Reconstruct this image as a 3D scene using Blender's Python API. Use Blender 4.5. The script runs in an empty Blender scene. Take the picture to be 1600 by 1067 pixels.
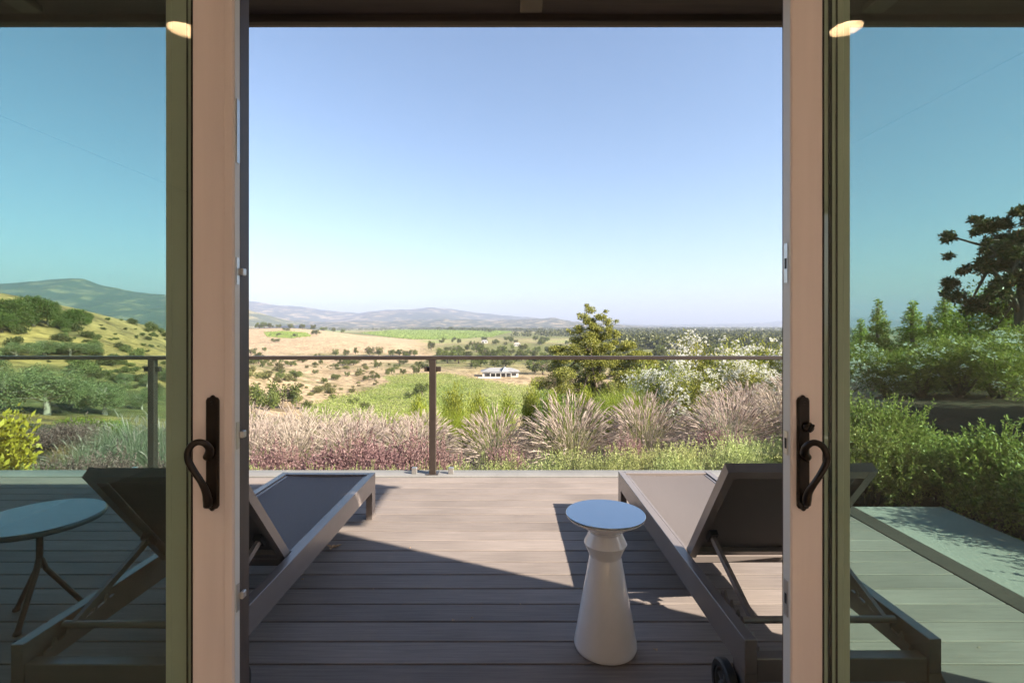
import bpy, math, random
import numpy as np
from mathutils import Vector, Matrix, Quaternion

R = math.radians
sc = bpy.context.scene
col = sc.collection

# ------------------------------------------------------------------ camera
F, EYE = 785.0, 1.353            # focal length in photo pixels (1600 wide), eye height above the deck
cam_d = bpy.data.cameras.new('camera')
cam = bpy.data.objects.new('camera', cam_d); col.objects.link(cam)
cam_d.sensor_width = 36.0
cam_d.lens = 36.0 * F / 1600.0
cam_d.shift_y = -25.5 / 1600.0
cam_d.clip_start = 0.05
cam_d.clip_end = 40000
cam.location = (0, 0, EYE)
cam.rotation_euler = (R(90), 0, 0)
sc.camera = cam

# ------------------------------------------------------------------ sky, sun, exposure
SUN_EL = R(31.5)
SUN_AZ = math.atan2(0.905, -0.425)       # measured from +Y towards +X
SUN = Vector((math.sin(SUN_AZ) * math.cos(SUN_EL), math.cos(SUN_AZ) * math.cos(SUN_EL), math.sin(SUN_EL)))
world = bpy.data.worlds.new('World'); sc.world = world
world.use_nodes = True
wn = world.node_tree.nodes; wl = world.node_tree.links
wn.clear()
w_out = wn.new('ShaderNodeOutputWorld'); w_bg = wn.new('ShaderNodeBackground'); w_sky = wn.new('ShaderNodeTexSky')
w_sky.sky_type = 'NISHITA'
w_sky.sun_disc = False
w_sky.sun_elevation = SUN_EL
w_sky.sun_rotation = SUN_AZ
w_sky.altitude = 100
w_sky.air_density = 1.0
w_sky.dust_density = 1.2
w_sky.ozone_density = 1.6
w_bg.inputs['Strength'].default_value = 0.063
wl.new(w_sky.outputs[0], w_bg.inputs['Color']); wl.new(w_bg.outputs[0], w_out.inputs[0])

sun_d = bpy.data.lights.new('sun', 'SUN')
sun_d.energy = 5.0; sun_d.angle = R(0.53); sun_d.color = (1.0, 0.89, 0.74)
sun = bpy.data.objects.new('sun', sun_d); col.objects.link(sun)
sun.rotation_euler = (-SUN).to_track_quat('-Z', 'Y').to_euler()
sun.location = SUN * 50

sc.view_settings.view_transform = 'Standard'
sc.view_settings.look = 'None'
sc.view_settings.exposure = 1.98
sc.view_settings.gamma = 1.0
sc.view_settings.use_curve_mapping = False
sc.render.engine = 'CYCLES'
cy = sc.cycles
cy.use_denoising = True
cy.use_adaptive_sampling = True
cy.adaptive_threshold = 0.02
cy.max_bounces = 8; cy.diffuse_bounces = 4; cy.glossy_bounces = 4; cy.transparent_max_bounces = 24
cy.transmission_bounces = 6; cy.volume_bounces = 1
cy.sample_clamp_indirect = 6.0
cy.caustics_reflective = False; cy.caustics_refractive = False

# ------------------------------------------------------------------ helpers
rng = np.random.default_rng(11)
random.seed(5)

def P(px, py, Y):
    """point at depth Y seen at photo pixel (px, py)"""
    return Vector(((px - 800) * Y / F, Y, EYE - (py - 508) * Y / F))

def link(o, parent=None):
    col.objects.link(o)
    if parent is not None: o.parent = parent
    return o

def tag(o, label=None, cat=None, group=None, kind=None):
    if label: o['label'] = label
    if cat: o['category'] = cat
    if group: o['group'] = group
    if kind: o['kind'] = kind
    return o

def empty(name, loc=(0, 0, 0), rz=0.0, label=None, cat=None, group=None):
    o = bpy.data.objects.new(name, None); col.objects.link(o)
    o.location = loc; o.rotation_euler = (0, 0, rz); o.empty_display_size = 0.1
    return tag(o, label, cat, group)

def copy_tree(o, parent=None):
    c = o.copy(); col.objects.link(c); c.parent = parent
    for ch in o.children: copy_tree(ch, c)
    return c

def np_mesh(name, V, faces, mat=None, smooth=False):
    """V (n,3), faces = list of (m,k) index arrays"""
    me = bpy.data.meshes.new(name)
    V = np.ascontiguousarray(V, dtype=np.float32)
    me.vertices.add(len(V)); me.vertices.foreach_set('co', V.ravel())
    if not isinstance(faces, (list, tuple)): faces = [faces]
    loops = np.concatenate([f.ravel() for f in faces]).astype(np.int32)
    starts = []; s = 0
    for f in faces:
        starts.append(s + np.arange(len(f)) * f.shape[1]); s += f.size
    starts = np.concatenate(starts).astype(np.int32)
    me.loops.add(len(loops)); me.loops.foreach_set('vertex_index', loops)
    me.polygons.add(len(starts)); me.polygons.foreach_set('loop_start', starts)
    if smooth: me.polygons.foreach_set('use_smooth', np.ones(len(starts), dtype=bool))
    if mat: me.materials.append(mat)
    me.update(calc_edges=True); me.validate()
    return me

class MB:
    """collects boxes, bars, tubes and lathes into one mesh object"""
    def __init__(s): s.v = []; s.f = []
    def add(s, verts, faces):
        b = len(s.v); s.v += [tuple(v) for v in verts]; s.f += [tuple(i + b for i in f) for f in faces]; return s
    def box(s, x0, x1, y0, y1, z0, z1, bev=0.0):
        if bev <= 0:
            v = [(x, y, z) for x in (x0, x1) for y in (y0, y1) for z in (z0, z1)]
            return s.add(v, [(0, 1, 3, 2), (4, 6, 7, 5), (0, 4, 5, 1), (2, 3, 7, 6), (0, 2, 6, 4), (1, 5, 7, 3)])
        c = ((x0 + x1) / 2, (y0 + y1) / 2, (z0 + z1) / 2); h = ((x1 - x0) / 2, (y1 - y0) / 2, (z1 - z0) / 2)
        v = []; ix = {}
        for sx in (-1, 1):
            for sy in (-1, 1):
                for sz in (-1, 1):
                    for a in range(3):
                        q = [h[0] - bev, h[1] - bev, h[2] - bev]; q[a] += bev
                        ix[(sx, sy, sz, a)] = len(v)
                        v.append((c[0] + sx * q[0], c[1] + sy * q[1], c[2] + sz * q[2]))
        f = []
        for a in range(3):
            b, d = (a + 1) % 3, (a + 2) % 3
            for sg in (-1, 1):
                loop = []
                for sb, sd in ((-1, -1), (1, -1), (1, 1), (-1, 1)):
                    k = [0, 0, 0]; k[a] = sg; k[b] = sb; k[d] = sd; loop.append(ix[(*k, a)])
                f.append(tuple(loop if sg > 0 else loop[::-1]))
        for a in range(3):                                   # edges along axis a
            b, d = (a + 1) % 3, (a + 2) % 3
            for sb in (-1, 1):
                for sd in (-1, 1):
                    k0 = [0, 0, 0]; k0[a] = -1; k0[b] = sb; k0[d] = sd; k1 = list(k0); k1[a] = 1
                    q = (ix[(*k0, b)], ix[(*k1, b)], ix[(*k1, d)], ix[(*k0, d)])
                    f.append(q if sb * sd < 0 else q[::-1])
        for sx in (-1, 1):
            for sy in (-1, 1):
                for sz in (-1, 1):
                    q = tuple(ix[(sx, sy, sz, a)] for a in range(3))
                    f.append(q if sx * sy * sz > 0 else q[::-1])
        return s.add(v, f)
    def bar(s, a, b, w, h, up=(0, 0, 1)):
        a, b = Vector(a), Vector(b); d = (b - a).normalized(); up = Vector(up)
        sd = d.cross(up).normalized(); u = sd.cross(d).normalized()
        v = []
        for p in (a, b):
            for i, j in ((-1, -1), (1, -1), (1, 1), (-1, 1)): v.append(p + sd * (i * w / 2) + u * (j * h / 2))
        return s.add(v, [(3, 2, 1, 0), (4, 5, 6, 7), (0, 1, 5, 4), (1, 2, 6, 5), (2, 3, 7, 6), (3, 0, 4, 7)])
    def tube(s, pts, radii, n=8, cap=True):
        pts = [Vector(p) for p in pts]
        if not hasattr(radii, '__len__'): radii = [radii] * len(pts)
        v = []; f = []; ref = None
        for i, p in enumerate(pts):
            d = (pts[min(i + 1, len(pts) - 1)] - pts[max(i - 1, 0)]).normalized()
            if ref is None:
                ref = d.cross(Vector((0, 0, 1)))
                if ref.length < 1e-3: ref = d.cross(Vector((1, 0, 0)))
            ref = (ref - d * ref.dot(d)).normalized(); bi = d.cross(ref)
            for k in range(n):
                a = 2 * math.pi * k / n
                v.append(p + (ref * math.cos(a) + bi * math.sin(a)) * radii[i])
        for i in range(len(pts) - 1):
            for k in range(n):
                k2 = (k + 1) % n
                f.append((i * n + k, i * n + k2, (i + 1) * n + k2, (i + 1) * n + k))
        if cap:
            f.append(tuple(range(n - 1, -1, -1))); f.append(tuple((len(pts) - 1) * n + k for k in range(n)))
        return s.add(v, f)
    def lathe(s, prof, n=48, c=(0, 0, 0), axis='z'):
        v = []; f = []
        for r_, z_ in prof:
            for k in range(n):
                a = 2 * math.pi * k / n
                q = (r_ * math.cos(a), r_ * math.sin(a), z_) if axis == 'z' else (z_, r_ * math.cos(a), r_ * math.sin(a))
                v.append((c[0] + q[0], c[1] + q[1], c[2] + q[2]))
        for i in range(len(prof) - 1):
            for k in range(n):
                k2 = (k + 1) % n
                f.append((i * n + k, i * n + k2, (i + 1) * n + k2, (i + 1) * n + k))
        return s.add(v, f)
    def build(s, name, mat, parent=None, smooth=False, angle=None):
        me = bpy.data.meshes.new(name); me.from_pydata(s.v, [], s.f)
        if mat: me.materials.append(mat)
        if smooth:
            for p in me.polygons: p.use_smooth = True
            if angle: me.set_sharp_from_angle(angle=R(angle))
        me.update()
        return link(bpy.data.objects.new(name, me), parent)

# ------------------------------------------------------------------ materials
def new_mat(name):
    m = bpy.data.materials.new(name); m.use_nodes = True
    nt = m.node_tree; b = nt.nodes['Principled BSDF']
    return m, nt, b

def simple(name, color, rough=0.5, metal=0.0, var=0.0, scale=6.0, bump=0.0, bscale=40.0, stretch=(1, 1, 1), spec=0.5):
    m, nt, b = new_mat(name)
    b.inputs['Roughness'].default_value = rough; b.inputs['Metallic'].default_value = metal
    b.inputs['Specular IOR Level'].default_value = spec
    b.inputs['Base Color'].default_value = (*color, 1)
    tc = nt.nodes.new('ShaderNodeTexCoord'); mp = nt.nodes.new('ShaderNodeMapping')
    mp.inputs['Scale'].default_value = stretch
    nt.links.new(tc.outputs['Object'], mp.inputs['Vector'])
    if var > 0:
        n = nt.nodes.new('ShaderNodeTexNoise'); n.inputs['Scale'].default_value = scale; n.inputs['Detail'].default_value = 6
        nt.links.new(mp.outputs[0], n.inputs['Vector'])
        r = nt.nodes.new('ShaderNodeValToRGB')
        r.color_ramp.elements[0].position = 0.3; r.color_ramp.elements[1].position = 0.7
        r.color_ramp.elements[0].color = (*[c * (1 - var) for c in color], 1)
        r.color_ramp.elements[1].color = (*[min(1, c * (1 + var)) for c in color], 1)
        nt.links.new(n.outputs['Fac'], r.inputs[0]); nt.links.new(r.outputs[0], b.inputs['Base Color'])
    if bump > 0:
        n2 = nt.nodes.new('ShaderNodeTexNoise'); n2.inputs['Scale'].default_value = bscale; n2.inputs['Detail'].default_value = 5
        nt.links.new(mp.outputs[0], n2.inputs['Vector'])
        bp = nt.nodes.new('ShaderNodeBump'); bp.inputs['Strength'].default_value = bump; bp.inputs['Distance'].default_value = 0.01
        nt.links.new(n2.outputs['Fac'], bp.inputs['Height']); nt.links.new(bp.outputs[0], b.inputs['Normal'])
    return m

def leafy(name, c0, c1, transl=0.35, rough=0.5, objvar=0.25, c2=None):
    """foliage: each leaf (mesh island) takes its own tone between c0 and c1"""
    c0, c1 = [tuple(KF * q for q in c) for c in (c0, c1)]
    m, nt, b = new_mat(name)
    g = nt.nodes.new('ShaderNodeNewGeometry'); oi = nt.nodes.new('ShaderNodeObjectInfo')
    r = nt.nodes.new('ShaderNodeValToRGB')
    e = r.color_ramp.elements
    e[0].color = (*c0, 1); e[1].color = (*c1, 1)
    if c2:
        k = e.new(0.9); k.color = (*c1, 1); e[-1].color = (*c2, 1)
    nt.links.new(g.outputs['Random Per Island'], r.inputs[0])
    hv = nt.nodes.new('ShaderNodeHueSaturation')
    mr = nt.nodes.new('ShaderNodeMapRange'); mr.inputs[3].default_value = 1 - objvar; mr.inputs[4].default_value = 1 + objvar
    nt.links.new(oi.outputs['Random'], mr.inputs[0]); nt.links.new(mr.outputs[0], hv.inputs['Value'])
    mr2 = nt.nodes.new('ShaderNodeMapRange'); mr2.inputs[3].default_value = 0.485; mr2.inputs[4].default_value = 0.515
    nt.links.new(oi.outputs['Random'], mr2.inputs[0]); nt.links.new(mr2.outputs[0], hv.inputs['Hue'])
    nt.links.new(r.outputs[0], hv.inputs['Color'])
    nt.links.new(hv.outputs[0], b.inputs['Base Color'])
    b.inputs['Roughness'].default_value = rough; b.inputs['Specular IOR Level'].default_value = 0.3
    tr = nt.nodes.new('ShaderNodeBsdfTranslucent'); nt.links.new(hv.outputs[0], tr.inputs['Color'])
    mx = nt.nodes.new('ShaderNodeMixShader'); mx.inputs[0].default_value = transl
    nt.links.new(b.outputs[0], mx.inputs[1]); nt.links.new(tr.outputs[0], mx.inputs[2])
    nt.links.new(mx.outputs[0], nt.nodes['Material Output'].inputs['Surface'])
    return m

def glass(name, tint, refl=1.0):
    """thin pane: tinted transparency plus a mirror reflection growing at grazing angles"""
    m, nt, b = new_mat(name); nt.nodes.remove(b)
    t = nt.nodes.new('ShaderNodeBsdfTransparent'); t.inputs[0].default_value = (*tint, 1)
    gl = nt.nodes.new('ShaderNodeBsdfGlossy'); gl.inputs['Roughness'].default_value = 0.0
    gl.inputs['Color'].default_value = (refl, refl, refl, 1)
    ge = nt.nodes.new('ShaderNodeNewGeometry'); dt = nt.nodes.new('ShaderNodeVectorMath'); dt.operation = 'DOT_PRODUCT'
    nt.links.new(ge.outputs['Normal'], dt.inputs[0]); nt.links.new(ge.outputs['Incoming'], dt.inputs[1])
    def mth(op, a, b_=None):
        q = nt.nodes.new('ShaderNodeMath'); q.operation = op
        if isinstance(a, float): q.inputs[0].default_value = a
        else: nt.links.new(a, q.inputs[0])
        if b_ is not None: q.inputs[1].default_value = b_
        return q.outputs[0]
    inv = nt.nodes.new('ShaderNodeMath'); inv.operation = 'SUBTRACT'; inv.inputs[0].default_value = 1.0
    nt.links.new(mth('ABSOLUTE', dt.outputs['Value']), inv.inputs[1])
    fr = mth('MULTIPLY', mth('POWER', inv.outputs[0], 5.0), 0.95)
    fr = mth('ADD', fr, 0.05)
    mx = nt.nodes.new('ShaderNodeMixShader')
    nt.links.new(fr, mx.inputs[0]); nt.links.new(t.outputs[0], mx.inputs[1]); nt.links.new(gl.outputs[0], mx.inputs[2])
    nt.links.new(mx.outputs[0], nt.nodes['Material Output'].inputs['Surface'])
    return m

KF = 0.72          # common tone of all foliage
M = {}
def deck_mat(name, c0, c1):
    m, nt, b = new_mat(name)
    tc = nt.nodes.new('ShaderNodeTexCoord'); mp = nt.nodes.new('ShaderNodeMapping')
    oi = nt.nodes.new('ShaderNodeObjectInfo')
    off = nt.nodes.new('ShaderNodeVectorMath'); off.operation = 'ADD'
    sc_ = nt.nodes.new('ShaderNodeVectorMath'); sc_.operation = 'SCALE'; sc_.inputs['Scale'].default_value = 37.0
    cb = nt.nodes.new('ShaderNodeCombineXYZ'); nt.links.new(oi.outputs['Random'], cb.inputs[0]); nt.links.new(oi.outputs['Random'], cb.inputs[1])
    nt.links.new(cb.outputs[0], sc_.inputs[0]); nt.links.new(tc.outputs['Object'], off.inputs[0]); nt.links.new(sc_.outputs[0], off.inputs[1])
    nt.links.new(off.outputs[0], mp.inputs[0]); mp.inputs['Scale'].default_value = (1.6, 38, 38)
    n = nt.nodes.new('ShaderNodeTexNoise'); n.inputs['Scale'].default_value = 2.2; n.inputs['Detail'].default_value = 8; n.inputs['Roughness'].default_value = 0.65
    nt.links.new(mp.outputs[0], n.inputs['Vector'])
    r = nt.nodes.new('ShaderNodeValToRGB'); r.color_ramp.elements[0].position = 0.32; r.color_ramp.elements[1].position = 0.7
    r.color_ramp.elements[0].color = (*c0, 1); r.color_ramp.elements[1].color = (*c1, 1)
    nt.links.new(n.outputs['Fac'], r.inputs[0])
    # scuffs and dust
    n3 = nt.nodes.new('ShaderNodeTexNoise'); n3.inputs['Scale'].default_value = 1.3; n3.inputs['Detail'].default_value = 7
    nt.links.new(off.outputs[0], n3.inputs['Vector'])
    mr = nt.nodes.new('ShaderNodeMapRange'); mr.inputs[1].default_value = 0.3; mr.inputs[2].default_value = 0.75; mr.inputs[3].default_value = 0.78; mr.inputs[4].default_value = 1.14
    nt.links.new(n3.outputs['Fac'], mr.inputs[0])
    hv = nt.nodes.new('ShaderNodeHueSaturation'); nt.links.new(r.outputs[0], hv.inputs['Color'])
    mr2 = nt.nodes.new('ShaderNodeMapRange'); mr2.inputs[3].default_value = 0.92; mr2.inputs[4].default_value = 1.08
    nt.links.new(oi.outputs['Random'], mr2.inputs[0])
    mu = nt.nodes.new('ShaderNodeMath'); mu.operation = 'MULTIPLY'; nt.links.new(mr.outputs[0], mu.inputs[0]); nt.links.new(mr2.outputs[0], mu.inputs[1])
    nt.links.new(mu.outputs[0], hv.inputs['Value'])
    nt.links.new(hv.outputs[0], b.inputs['Base Color'])
    b.inputs['Roughness'].default_value = 0.7; b.inputs['Specular IOR Level'].default_value = 0.2
    bp = nt.nodes.new('ShaderNodeBump'); bp.inputs['Strength'].default_value = 0.35; bp.inputs['Distance'].default_value = 0.004
    nt.links.new(n.outputs['Fac'], bp.inputs['Height']); nt.links.new(bp.outputs[0], b.inputs['Normal'])
    return m
M['deck'] = deck_mat('composite_board', (0.172, 0.146, 0.134), (0.250, 0.213, 0.194))
M['deck_edge'] = deck_mat('dark_composite_board', (0.045, 0.035, 0.030), (0.070, 0.055, 0.047))
M['dark'] = simple('under_deck', (0.015, 0.014, 0.013), 0.9)
M['curb'] = simple('grey_curb', (0.19, 0.185, 0.18), 0.7, var=0.12, scale=3, bump=0.2)
M['concrete'] = simple('concrete', (0.24, 0.225, 0.20), 0.85, var=0.16, scale=2.2, bump=0.35, bscale=60)
M['bronze'] = simple('bronze_metal', (0.055, 0.042, 0.036), 0.38, metal=0.35, var=0.1, scale=9)
M['frame'] = simple('powder_coat_frame', (0.235, 0.20, 0.185), 0.27, metal=0.3, var=0.06, scale=5, bump=0.05, bscale=300)
M['sling'] = simple('sling_mesh', (0.125, 0.107, 0.104), 0.75, var=0.08, scale=250, bump=0.4, bscale=700)
M['rubber'] = simple('black_rubber', (0.018, 0.018, 0.019), 0.55, bump=0.1)
M['hub'] = simple('grey_plastic', (0.10, 0.10, 0.10), 0.4)
M['steel'] = simple('brushed_steel', (0.55, 0.54, 0.52), 0.35, metal=0.9, var=0.05, scale=30)
M['ceramic'] = simple('glazed_ceramic', (0.86, 0.83, 0.84), 0.08, var=0.03, scale=4)
M['stone_top'] = simple('slate_table_top', (0.10, 0.12, 0.13), 0.2, metal=0.3, var=0.25, scale=7, bump=0.03)
M['mirror_top'] = simple('polished_table_top', (0.46, 0.52, 0.58), 0.16, metal=0.85, var=0.02, scale=3)
M['black_metal'] = simple('oil_rubbed_bronze', (0.022, 0.017, 0.014), 0.32, metal=0.55, var=0.3, scale=25)
M['door'] = simple('taupe_door_paint', (0.74, 0.655, 0.64), 0.5, var=0.06, scale=2.0, bump=0.05, bscale=120, stretch=(8, 8, 0.5))
M['door_edge'] = simple('pale_door_edge', (0.66, 0.66, 0.64), 0.45, var=0.04, scale=3)
M['clad'] = simple('dark_cladding', (0.075, 0.058, 0.052), 0.5, var=0.12, scale=60, stretch=(1, 1, 0.1))
M['stop'] = simple('sash_paint', (0.70, 0.60, 0.50), 0.5, var=0.06, scale=3)
M['gasket'] = simple('black_gasket', (0.01, 0.01, 0.01), 0.7)
M['soffit'] = simple('dark_stained_soffit', (0.045, 0.032, 0.028), 0.7, var=0.25, scale=5, stretch=(0.4, 6, 6))
M['fascia'] = simple('fascia_trim', (0.11, 0.085, 0.07), 0.6, var=0.1)
M['stucco'] = simple('stucco', (0.48, 0.42, 0.35), 0.9, var=0.08, bump=0.4, bscale=80)
M['roof'] = simple('roof_shingle', (0.10, 0.09, 0.085), 0.9, var=0.2, scale=12)
M['wall_in'] = simple('interior_plaster', (0.86, 0.83, 0.79), 0.9, var=0.02)
M['floor_in'] = simple('oak_floor', (0.60, 0.50, 0.41), 0.4, var=0.15, scale=3, stretch=(1, 8, 1))
M['trim_white'] = simple('white_trim', (0.75, 0.73, 0.7), 0.5)
M['glass_in'] = glass('door_glass', (0.615, 0.775, 0.725))
M['glass_out'] = glass('panel_glass', (0.615, 0.775, 0.74), 0.45)
M['glass_rail'] = glass('railing_glass', (0.955, 0.975, 0.965))
m, nt, b = new_mat('lamp_lens'); nt.nodes.remove(b)
em = nt.nodes.new('ShaderNodeEmission'); em.inputs[0].default_value = (1.0, 0.72, 0.42, 1); em.inputs[1].default_value = 9.0
nt.links.new(em.outputs[0], nt.nodes['Material Output'].inputs['Surface']); M['lens'] = m
M['bark'] = simple('bark', (0.13, 0.10, 0.075), 0.9, var=0.35, scale=14, bump=0.6, bscale=30, stretch=(3, 3, 0.6))
M['bark_pale'] = simple('pale_bark', (0.36, 0.31, 0.25), 0.9, var=0.25, scale=14, bump=0.5, bscale=30, stretch=(3, 3, 0.6))
M['plume'] = leafy('grass_plume', (0.50, 0.40, 0.34), (0.82, 0.69, 0.60), 0.4, 0.7, 0.08)
M['blade'] = leafy('grass_blade', (0.18, 0.22, 0.06), (0.46, 0.46, 0.18), 0.35, 0.5, 0.1)
M['silver_blade'] = leafy('silver_grass_blade', (0.20, 0.22, 0.13), (0.44, 0.44, 0.30), 0.35, 0.5, 0.12)
M['lime_blade'] = leafy('lime_grass_blade', (0.22, 0.30, 0.03), (0.46, 0.52, 0.07), 0.4, 0.5, 0.1)
M['rust_blade'] = leafy('rust_grass_blade', (0.36, 0.17, 0.05), (0.55, 0.32, 0.12), 0.35, 0.6, 0.1)
M['barberry'] = leafy('barberry_leaf', (0.20, 0.10, 0.10), (0.50, 0.32, 0.31), 0.35, 0.5, 0.12)
M['rosemary'] = leafy('rosemary_leaf', (0.30, 0.37, 0.11), (0.74, 0.78, 0.33), 0.4, 0.5, 0.1)
M['juniper'] = leafy('juniper_leaf', (0.15, 0.19, 0.04), (0.58, 0.58, 0.14), 0.35, 0.5, 0.12)
M['limeshrub'] = leafy('lime_shrub_leaf', (0.20, 0.27, 0.03), (0.46, 0.50, 0.07), 0.35, 0.5, 0.15)
M['greenshrub'] = leafy('green_shrub_leaf', (0.09, 0.15, 0.03), (0.24, 0.32, 0.06), 0.35, 0.45, 0.2)
M['yellow'] = leafy('yellow_shrub_leaf', (0.48, 0.42, 0.04), (0.98, 0.80, 0.10), 0.35, 0.4, 0.1)
M['oleander'] = leafy('oleander_leaf', (0.12, 0.17, 0.03), (0.54, 0.55, 0.11), 0.4, 0.4, 0.12)
M['petal'] = leafy('white_petal', (0.86, 0.86, 0.80), (1.0, 1.0, 0.92), 0.4, 0.6, 0.03)
M['oak'] = leafy('oak_leaf', (0.06, 0.085, 0.02), (0.22, 0.25, 0.06), 0.3, 0.5, 0.3)
M['oak_pale'] = leafy('pale_oak_leaf', (0.13, 0.15, 0.06), (0.36, 0.37, 0.16), 0.25, 0.5, 0.2)
M['tree_lit'] = leafy('lookout_tree_leaf', (0.13, 0.16, 0.03), (0.54, 0.53, 0.13), 0.38, 0.45, 0.05)
M['conifer'] = leafy('conifer_needle', (0.18, 0.24, 0.04), (0.66, 0.68, 0.11), 0.35, 0.5, 0.2)
M['magnolia'] = leafy('magnolia_leaf', (0.045, 0.06, 0.018), (0.17, 0.18, 0.05), 0.15, 0.3, 0.05, c2=(0.34, 0.15, 0.06))
M['vine'] = leafy('vine_leaf', (0.19, 0.29, 0.05), (0.42, 0.52, 0.13), 0.3, 0.6, 0.05)
M['chaparral'] = leafy('chaparral_leaf', (0.09, 0.10, 0.03), (0.27, 0.25, 0.09), 0.2, 0.6, 0.4)
M['dryleaf'] = simple('dry_leaf', (0.45, 0.30, 0.17), 0.8, var=0.3, scale=60)
M['white_wall'] = simple('white_clapboard', (0.62, 0.60, 0.57), 0.8, var=0.03)
M['grey_roof'] = simple('grey_metal_roof', (0.25, 0.245, 0.25), 0.6, var=0.1, scale=0.5)
M['dark_window'] = simple('dark_window', (0.05, 0.05, 0.055), 0.15)
M['tan_roof'] = simple('tan_roof', (0.42, 0.33, 0.27), 0.8, var=0.1, scale=0.5)

# ------------------------------------------------------------------ terrain
def vnoise(x, y, seed=0):
    xi = np.floor(x).astype(np.int64); yi = np.floor(y).astype(np.int64); xf = x - xi; yf = y - yi
    def h(a, b):
        n = (a * 374761393 + b * 668265263 + seed * 982451653) & 0x7fffffff
        n = ((n ^ (n >> 13)) * 1274126177) & 0x7fffffff
        return ((n ^ (n >> 16)) & 0xffff) / 65535.0
    u = xf * xf * (3 - 2 * xf); v = yf * yf * (3 - 2 * yf)
    return (h(xi, yi) * (1 - u) + h(xi + 1, yi) * u) * (1 - v) + (h(xi, yi + 1) * (1 - u) + h(xi + 1, yi + 1) * u) * v
def fbm(x, y, o=4, seed=0):
    s = 0; a = 0.5
    for i in range(o): s = s + a * vnoise(x * 2 ** i, y * 2 ** i, seed + i); a *= 0.5
    return s * 2 - 1 + 0.06
TD = np.array([0.5, 5, 9, 14, 25, 45, 65, 90, 130, 150, 170, 200, 260, 320, 420, 520, 650, 780, 900, 1200, 1700, 2500, 5000, 13500], float)
far = [-28, -29, -30]
TT = [(-1.35, [-.5, -.55, -.7, -1, -2.6, -5, -4, 0, 9, 14, 17, 19, 14, 5, -5, -10, -14, -14, -14, -20, -24] + far),
      (-1.0, [-.5, -.55, -.8, -1.3, -3.2, -6.3, -6.3, -3.6, 7, 11.3, 11, 8, 0, -10, -18, -20, -20, -20, -20, -24, -27] + far),
      (-.86, [-.5, -.6, -.9, -1.4, -3.5, -7, -7.6, -6.2, 0.5, 4.6, 7.2, 7, -1, -12, -19, -21, -21, -21, -21, -24, -27] + far),
      (-.70, [-.5, -.6, -.95, -1.6, -4, -7.5, -9.3, -9.2, -6.4, -4, -1.6, 1.2, -3, -12, -20, -22, -22, -22, -22, -25, -27] + far),
      (-.52, [-.5, -.6, -1.0, -1.9, -4.8, -9, -12.5, -15.5, -18.3, -18, -17, -15.5, -19, -24, -27, -27.5, -22, -12, -2.6, -8, -26] + far),
      (-.42, [-.5, -.6, -1.0, -2, -5, -9.5, -13.2, -17, -20.6, -21.2, -21.6, -22, -22.5, -24.5, -27, -27.5, -18, -11, -3, -10, -26] + far),
      (-.33, [-.5, -.6, -.95, -2, -5, -9.5, -13.6, -17.8, -21.5, -22.6, -23.3, -24, -24.5, -25, -27, -27.5, -15.2, -20, -12, -22, -20] + far),
      (-.24, [-.5, -.6, -.9, -2, -5, -9.6, -14, -18, -22, -23, -23.7, -24, -24.5, -25.5, -27, -28, -21, -26, -24, -28, -17.5] + far),
      (-.13, [-.5, -.6, -.85, -2, -5, -9.8, -14, -18, -22, -23, -23.7, -24, -24.5, -26, -27.5, -28, -27.5, -28, -28, -29, -17.5] + far),
      (0.0, [-.5, -.58, -.8, -2, -5, -9.8, -14, -18, -22, -23, -23.7, -24, -25.5, -27.8, -28, -28, -28, -28, -28, -28, -24] + far),
      (.17, [-.5, -.52, -.7, -1.7, -4.2, -7.5, -12, -17, -22, -23, -24, -25, -26.5, -28, -28, -28, -28, -28, -28, -28, -28] + far),
      (.45, [-.5, -.45, -.5, -1.2, -3.5, -8, -13, -17, -22, -23, -24, -25, -27, -28, -28, -28, -28, -28, -28, -28, -28] + far),
      (.66, [-.4, -.25, -.1, -.4, -1.6, -5, -10, -15, -20, -22, -23, -24, -26, -28, -28, -28, -28, -28, -28, -28, -28] + far),
      (1.0, [-.4, -.2, 0.0, 0.1, -.2, -2, -6, -10, -15, -17, -18, -20, -24, -28, -28, -28, -28, -28, -28, -28, -28] + far),
      (1.35, [-.4, -.2, 0.1, 0.4, 0.6, 0, -3, -8, -13, -15, -16, -18, -22, -26, -28, -28, -28, -28, -28, -28, -28] + far)]
_t = np.array([a for a, _ in TT]); _z = np.array([b for _, b in TT], float)
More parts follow.
